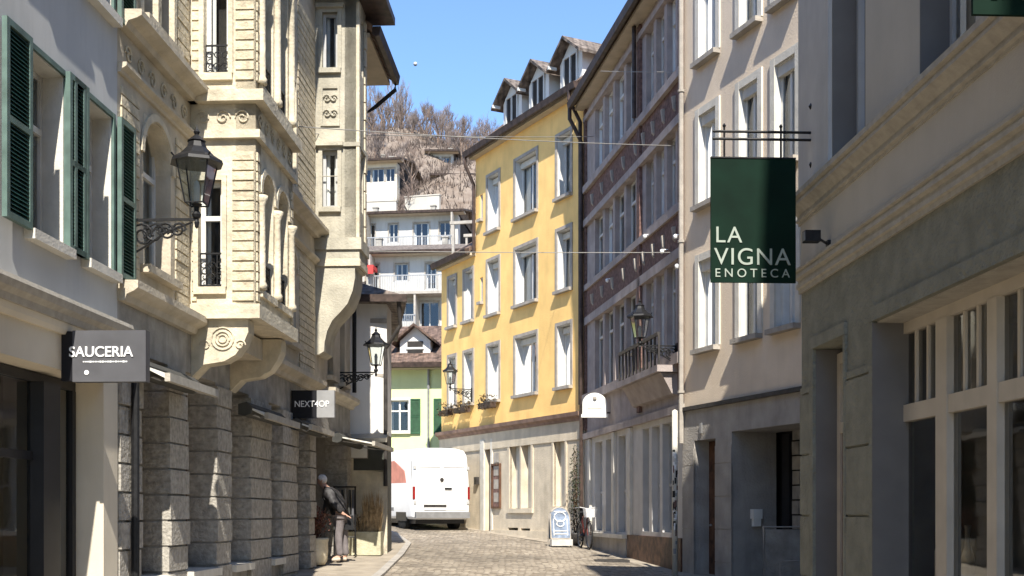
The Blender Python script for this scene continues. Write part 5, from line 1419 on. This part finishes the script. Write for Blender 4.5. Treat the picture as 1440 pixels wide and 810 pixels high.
# small floodlight on the fascia of R1
u, z = F1.u(1152, .1), F1.z(1148, 336, .1)
t = empty('floodlight', F1.P(u, 0, z), 'small black floodlight on the beige fascia corner right of the green sign', 'floodlight')
mb = MB(); mb.box(F1, u-.05, u+.05, .10, .24, z-.05, z+.05); mb.build('housing', M['iron_black'], t)
mb = MB(); mb.tube([F1.P(u+.03,.02,z-.08), F1.P(u+.03,.12,z-.02)], .012, 6); mb.box(F1, u-.0, u+.06, .013, .04, z-.12, z-.04); mb.build('arm', M['iron_black'], t)
mb = MB(); mb.box(F1, u-.04, u+.04, .241, .246, z-.04, z+.04); mb.build('lens', M['metal_grey'], t)

# grey projecting sign on L1
GS = Fac(tuple(FL.P(FL.u(84), .02, 0).xy), d=(FL.n.x, FL.n.y))
sw_ = .79
zT, zB_ = EYE+(HZ-465)/FP*GS.p.y, EYE+(HZ-537)/FP*GS.p.y
t = empty('projecting_sign', GS.P(.1, 0, zB_), 'dark grey projecting box sign reading SAUCERIA above the cream shopfront', 'sign')
mb = MB(); mb.box(GS, .10, sw_, -.11, .0, zB_, zT); mb.build('panel', M['sign_grey'], t)
mb = MB(); mb.box(GS, -.01, .098, -.10, -.008, zB_+.01, zT-.005); mb.build('bracket_box', M['sign_black'], t)
text(t, 'SAUCERIA', GS, .105+.265, .003, (zT+zB_)/2+.035, .135, M['letter_white'], sx=.98, bold=.002)
mb = MB(); x = .20; r2 = random.Random(4)
while x < .60:
    w = r2.uniform(.012, .022); h = r2.uniform(.010, .018); mb.box(GS, x, x+w, .001, .004, zB_+.185-h*.5, zB_+.185+h*.5); x += w+.006
mb.build('small_lettering', M['letter_white'], t)
mb = MB(); mb.tube([GS.P(.235,.0,zB_+.085), GS.P(.235,.006,zB_+.085)], .022, 14); mb.build('dot', M['letter_white'], t)
# black and grey sign on L2
GN = Fac(tuple(FL.P(FL.u(408), .02, 0).xy), d=(FL.n.x, FL.n.y)); yy = GN.p.y
zT, zB_ = EYE+(HZ-549)/FP*yy, EYE+(HZ-588)/FP*yy; w1 = 36/FP*yy; w2 = 61/FP*yy
t = empty('projecting_sign', GN.P(.1, 0, zB_), 'small projecting sign, half black and half grey, above the shop entrance', 'sign')
mb = MB(); mb.box(GN, .0, w1, -.10, .0, zB_, zT); mb.build('black_panel', M['sign_black'], t)
mb = MB(); mb.box(GN, w1+.001, w2, -.099, -.001, zB_+.01, zT); mb.build('grey_panel', M['sign_midgrey'], t)
text(t, 'NEXT4OP', GN, .05, .003, (zT+zB_)/2-.0, .150, M['letter_white'], align='LEFT', sx=.90)
# white hooded shop sign on brick banded house
GH = Fac(tuple(F3.P(.15, .1, 0).xy), d=(-.9, -.3))
ub = (819-CX)/FP; yy = 29.6
GH = Fac(((819-CX)/FP*yy, yy), d=(1, .03)); w = 34/FP*yy; zb_ = EYE+(HZ-586)/FP*yy; zt_ = EYE+(HZ-554)/FP*yy
t = empty('projecting_sign', GH.P(w/2, 0, zb_), 'white round topped projecting sign at the joint of yellow and brick banded houses', 'sign')
pts = [(0, zb_+.06), (w, zb_+.06), (w, zb_+.33)] + [(w/2+w/2*math.cos(a*math.pi/12), zb_+.33+.27*math.sin(a*math.pi/12)) for a in range(1, 12)] + [(0, zb_+.33)]
mb = MB(); mb.plate(GH, pts, -.05, .05); mb.build('board', M['sign_white'], t)
mb = MB(); mb.box(GH, -.03, w+.03, -.06, .06, zb_-.02, zb_+.058); mb.build('base_rail', M['sign_white'], t)
mb = MB(); mb.lathe(GH.P(w/2, .05, zb_+.46), [(0,-.05),(.05,-.03),(.05,.03),(0,.05)], 8); mb.box(GH, .12, w-.12, .05, .056, zb_+.2, zb_+.215); mb.build('mark', M['surround_grey'], t)
mb = MB(); mb.tube([GH.P(w*.9,0,zb_+.1), GH.P(w+.5,0,zb_+.1)], .02, 6); mb.build('arm', M['iron_black'], t)
# house number plate on beige house
u = F2.u(1087-60); z = F2.z(989, 602)
uu = F2.u(989); mb = MB(); mb.box(F2, uu-.045, uu+.045, .045, .06, z-.10, z+.10)
tag(mb.build('number_plate', M['metal_grey'], None, loc=F2.P(uu,.045,z)), 'small grey plate above the left doorway of the beige house', 'plate')

# A-board
yy = 31.4; x = (787-CX)/FP*yy; z = gz(x, yy)+.006
GA = Fac((x-.31, yy), d=(.97, .24))
t = empty('pavement_board', (x, yy, z), 'round topped blue grey pavement board with white chalk ornaments', 'sandwich board')
def Aq(u, n, z_, tilt=.14): return GA.P(u, n - tilt*(z_-z)*1.0, z_)
class TF_:
    def __init__(s, k, o): s.k = k; s.o = o
    def P(s, u, n, zz): return GA.P(u, s.o + n*(1 if s.k > 0 else -1) - s.k*(zz-z), zz)
blue = mat('board_blue', (.20,.25,.34), .6, .25, 8); 
for i, (k_, o_) in enumerate(((.17, .20), (-.17, -.20))):
    T_ = TF_(k_, o_); top = z+1.02
    pts = [(.04, z+.22), (.58, z+.22), (.58, z+.78)]+[(.31+.27*math.cos(a*math.pi/10), z+.78+.27*math.sin(a*math.pi/10)) for a in range(1, 10)]+[(.04, z+.78)]
    mb = MB(); mb.plate(T_, pts, -.012, .012); bo = mb.build('board', blue, t)
    mb = MB(); mb.tube([T_.P(u_, .0, zz_) for u_, zz_ in pts]+[T_.P(*((pts[0][0], 0, pts[0][1])))], .022, 6)
    for u_ in (.05, .57): mb.tube([T_.P(u_, 0, z+.22), T_.P(u_, 0, z+.0)], .02, 6)
    mb.build('frame', M['surround_grey'], t)
    if i == 0:
        mb = MB()
        for rr_, zc_ in ((.16, z+.80), (.10, z+.62)): mb.tube([T_.P(.31+rr_*math.cos(a*math.pi/8), .02, zc_+rr_*.8*math.sin(a*math.pi/8)) for a in range(17)], .016, 5)
        for zz_ in (z+.34, z+.42, z+.94): mb.tube([T_.P(.14, .02, zz_), T_.P(.48, .02, zz_)], .014, 5)
        mb.tube([T_.P(.12, .02, z+.30), T_.P(.12, .02, z+.75)], .012, 5); mb.tube([T_.P(.50, .02, z+.30), T_.P(.50, .02, z+.75)], .012, 5)
        mb.build('ornaments', M['letter_white'], bo)
mb = MB(); mb.box(GA, .02, .60, .10, .30, z+.03, z+.20); mb.build('foot', mat('foot_pale', (.50,.49,.46), .7, .1, 5), t)

# ================================================================== bicycle against the wall
bx = Fac(tuple(F3.P(.55, .34, 0).xy), d=(F3.d.x, F3.d.y))
zb_ = gz(bx.p.x, bx.p.y)-.02
bc = empty('bicycle', bx.P(.6, 0, zb_), 'city bicycle with red frame leaning near the wall beside the pavement board', 'bicycle')
def ringpts(uc, zc, r, n=28): return [bx.P(uc+r*math.cos(2*math.pi*q/n), 0, zc+r*math.sin(2*math.pi*q/n)) for q in range(n+1)]
redf = mat('bike_red', (.15,.035,.03), .4, .1, 8)
for uc in (.35, 1.42):
    mb = MB(); mb.tube(ringpts(uc, zb_+.35, .34), .022, 6); w = mb.build('wheel', M['tyre'], bc)
    mb = MB(); mb.tube(ringpts(uc, zb_+.35, .305), .012, 5)
    for q in range(14): mb.tube([bx.P(uc,0,zb_+.35), bx.P(uc+.3*math.cos(q*.449),0,zb_+.35+.3*math.sin(q*.449))], .003, 3)
    mb.build('rim', M['metal_grey'], w)
mb = MB()
S_, H_, BB = (.62, .82), (1.22, .88), (.78, .33)
for a, c in (((.35,.35),BB), (BB,S_), (S_,H_), (BB,(1.24,.74)), ((.35,.35),S_), ((1.24,.74),H_)): mb.tube([bx.P(a[0],0,zb_+a[1]), bx.P(c[0],0,zb_+c[1])], .018, 6)
for s in (-.04, .04): mb.tube([bx.P(1.23,s,zb_+.78), bx.P(1.42,s,zb_+.35)], .012, 6)
mb.build('frame', redf, bc)
mb = MB(); mb.tube([bx.P(.60,0,zb_+.80), bx.P(.58,0,zb_+.93)], .014, 6); mb.hexa([bx.P(.45,-.09,zb_+.93),bx.P(.45,.09,zb_+.93),bx.P(.74,.03,zb_+.94),bx.P(.74,-.03,zb_+.94),bx.P(.45,-.08,zb_+.99),bx.P(.45,.08,zb_+.99),bx.P(.74,.02,zb_+.98),bx.P(.74,-.02,zb_+.98)]); mb.build('saddle', M['iron_black'], bc)
mb = MB(); mb.tube([bx.P(1.22,0,zb_+.86), bx.P(1.20,0,zb_+1.04)], .013, 6); mb.tube([bx.P(1.05,-.29,zb_+1.06),bx.P(1.20,-.2,zb_+1.08),bx.P(1.22,0,zb_+1.04),bx.P(1.20,.2,zb_+1.08),bx.P(1.05,.29,zb_+1.06)], .013, 6); mb.build('handlebar', M['metal_grey'], bc)
mb = MB()
for s in (-1, 1): mb.tube([bx.P(1.42+.37*math.cos(a), .03*s, zb_+.35+.37*math.sin(a)) for a in [q*.3 for q in range(1, 9)]], .01, 4); mb.tube([bx.P(.35+.37*math.cos(a), .03*s, zb_+.35+.37*math.sin(a)) for a in [q*.3 for q in range(2, 11)]], .01, 4)
mb.build('mudguards', M['metal_dark'], bc)
mb = MB(); mb.tube([bx.P(.78,.05,zb_+.33), bx.P(.86,.07,zb_+.20)], .01, 5); mb.box(bx, .80,.92,.07,.15,zb_+.18,zb_+.21); mb.lathe(bx.P(.78,.05,zb_+.33), [(0,-.09),(.09,0),(0,.09)], 12); mb.build('crank', M['metal_dark'], bc)
# white basket
mb = MB(); mb.hexa([bx.P(1.38,-.12,zb_+.82),bx.P(1.38,.12,zb_+.82),bx.P(1.62,.12,zb_+.82),bx.P(1.62,-.12,zb_+.82),bx.P(1.34,-.16,zb_+1.05),bx.P(1.34,.16,zb_+1.05),bx.P(1.68,.16,zb_+1.05),bx.P(1.68,-.16,zb_+1.05)]); mb.build('basket', M['white_paint'], bc)
# tall climbing plant in a pot at the house joint
x, y = F3.P(.05, .30, 0).xy; z = gz(x, y)
cp = empty('climbing_plant', (x, y, z), 'tall thin climbing plant in a dark pot at the corner of the yellow house', 'potted plant')
mb = MB(); mb.lathe((x,y,z), [(.13,0),(.17,.3),(.18,.34),(.15,.34),(.14,.28),(0,.28)], 14); mb.build('pot', M['metal_dark'], cp, True)
mb = MB()
for q in range(5): mb.tube([(x,y,z+.28)]+[(x+.05*math.sin(k_*1.3+q),y+.05*math.cos(k_*1.1+q*2),z+.28+k_*.30) for k_ in range(1, 9)], .010, 4, r1=.004)
mb.build('stems', M['wood_brown'], cp)
mb = MB(); rnd = random.Random(6); leaf_cloud(mb, (x,y,z+1.5), .17, .17, 1.25, 620, .075, rnd); mb.build('foliage', mat('dark_foliage', (.045,.055,.028), .8, .5, 20), cp)

# ================================================================== sticker covered post, folding board, chair
yy = 22.9; x = (949-CX)/FP*yy; z = gz(x, yy)-.1
po = empty('sticker_post', (x, yy, z), 'round pale post covered with torn stickers at the beige house corner', 'post')
mb = MB(); mb.lathe((x,yy,z), [(.055,0),(.055,3.3),(.02,3.32),(0,3.33)], 14); mb.build('pipe', M['surround_pale'], po, True)
mb = MB(); r3 = random.Random(8)
for q in range(46):
    a = r3.uniform(3.4, 6.1); zz = z+r3.uniform(.5, 2.9); h = r3.uniform(.05,.14); wv = r3.uniform(.4,1.1); R_ = .0565+r3.uniform(0,.002); mb.cur = r3.randrange(5)
    for k_ in range(3):
        a0 = a+wv*k_/3; a1 = a+wv*(k_+1)/3
        mb.quad((x+R_*math.cos(a0),yy+R_*math.sin(a0),zz),(x+R_*math.cos(a1),yy+R_*math.sin(a1),zz),(x+R_*math.cos(a1),yy+R_*math.sin(a1),zz+h),(x+R_*math.cos(a0),yy+R_*math.sin(a0),zz+h))
mb.build('stickers', [M['iron_black'], M['white_paint'], M['brick_red'], M['sign_midgrey'], M['white_paint']], po)
yy = 18.9; x0 = (1074-CX)/FP*yy; z0 = EYE+(HZ-818)/FP*yy; z1 = EYE+(HZ-741)/FP*yy
zg_ = gz(4.2, yy)
G9 = Fac((x0, yy), d=(1, .05))
t = empty('white_framed_board', G9.P(.3, 0, zg_), 'grey notice board in a white metal frame standing before the rusticated recess', 'board')
mb = MB(); mb.tube([G9.P(0,0,zg_), G9.P(0,0,z1), G9.P(.62,0,z1), G9.P(.62,0,zg_)], .022, 8); mb.build('frame', M['surround_grey'], t)
mb = MB(); mb.box(G9, .03, .59, -.01, .01, zg_+.25, z1-.04); mb.build('panel', M['stone_grey'], t)
G9 = Fac((x0+.16, yy-.5), d=(1, .05)); zs_ = EYE+(HZ-800)/FP*(yy-.5); zc_ = EYE+(HZ-789)/FP*(yy-.5)
t = empty('garden_chair', G9.P(.2, 0, zg_), 'white metal garden chair in front of the white framed board', 'chair')
mb = MB(); mb.tube([G9.P(.0,.0,zg_), G9.P(.0,-.03,zc_-.03), G9.P(.03,-.03,zc_), G9.P(.42,-.03,zc_), G9.P(.45,-.03,zc_-.03), G9.P(.45,.0,zg_)], .014, 6)
for zz_ in (.08, .16, .24): mb.tube([G9.P(.0,-.03,zc_-zz_), G9.P(.45,-.03,zc_-zz_)], .009, 6)
mb.build('backrest', M['surround_grey'], t)
mb = MB(); mb.box(G9, .0, .45, .02, .42, zc_-.42, zc_-.40); mb.build('seat', M['surround_grey'], t)
for a in (.02, .43): mb = MB(); mb.tube([G9.P(a,.40,zc_-.42), G9.P(a,.42,zg_)], .012, 6); mb.build('leg', M['surround_grey'], t)

# ================================================================== cables across the street
wire = mat('wire_pale', (.28,.27,.25), .6, .05, 5)
def sag(a, b, s, n=16):
    a = Vector(a); b = Vector(b); return [a.lerp(b, q/n)+Vector((0,0,-s*4*(q/n)*(1-q/n))) for q in range(n+1)]
def at(px, py, y): return Vector(((px-CX)/FP*y, y, EYE+(HZ-py)/FP*y))
cable_tube('overhead_cable', sag(at(455, 352, 22.6), at(955, 355, 24.2), .02), .008, wire, 'thin pale cable crossing the street lowest of the three, in front of the yellow facade', 'cable', 'overhead cables')
cable_tube('overhead_cable', sag(at(420, 178, 18.5), at(950, 205, 24.2), .04), .008, wire, 'thin pale cable from the oriel across to the beige house, middle of the three', 'cable', 'overhead cables')
cable_tube('overhead_cable', sag(at(845, 100, 27.8), at(957, 101, 24.0), .01), .008, wire, 'short thin cable highest up under the eaves of the brick banded house', 'cable', 'overhead cables')
cable_tube('overhead_cable', sag(at(440, 188, 21.7), at(835, 192, 31.5), .03), .008, wire, 'thin pale cable running from the second oriel to the yellow house corner', 'cable', 'overhead cables')

# day moon
mm = mat('moonstone', (.45,.45,.45), 1.0, .1, .3)
p = at(584, 90, 1500); mb = MB(); mb.lathe(p, [(2.6*math.cos(a), 2.6*math.sin(a)) for a in [(-math.pi/2)+math.pi*q/12 for q in range(13)]], 24)
tag(mb.build('moon', mm, None, True, loc=p), 'small pale day moon in the blue sky', 'moon', kind='structure')

# ================================================================== light, sky, camera
SX, EL = .10, R(48)
sdir = Vector((SX, -1, 0)).normalized()*math.cos(EL)+Vector((0,0,math.sin(EL)))
sl = bpy.data.lights.new('sun', 'SUN'); sl.energy = 5.0; sl.angle = R(.5); sl.color = (1, .94, .84)
so_ = bpy.data.objects.new('sun', sl); COL.objects.link(so_); so_.rotation_euler = (-sdir).to_track_quat('-Z', 'Y').to_euler(); so_.location = (0, 0, 40)
w = bpy.data.worlds.new('World'); SC.world = w; w.use_nodes = True
nt = w.node_tree; bg = nt.nodes['Background']; sk = nt.nodes.new('ShaderNodeTexSky'); sk.sky_type = 'NISHITA'; sk.sun_disc = False
sk.sun_elevation = EL; sk.sun_rotation = math.atan2(sdir.x, sdir.y); sk.air_density = 1.0; sk.dust_density = .1; sk.ozone_density = 6; sk.altitude = 400
nt.links.new(sk.outputs[0], bg.inputs[0]); bg.inputs[1].default_value = .145
cam = bpy.data.cameras.new('camera'); co = bpy.data.objects.new('camera', cam); COL.objects.link(co)
co.location = (0, 0, EYE); co.rotation_euler = (R(90), 0, 0)
cam.sensor_width = 36; cam.lens = 36*FP/1440; cam.shift_y = (HZ-405)/1440; cam.clip_start = .1; cam.clip_end = 4000
SC.camera = co
SC.view_settings.view_transform = 'Standard'; SC.view_settings.look = 'None'; SC.view_settings.exposure = 1.0; SC.view_settings.gamma = 1
SC.cycles.filter_width = 1.5
SC.cycles.max_bounces = 8; SC.cycles.diffuse_bounces = 5; SC.cycles.transparent_max_bounces = 16; SC.cycles.use_denoising = True
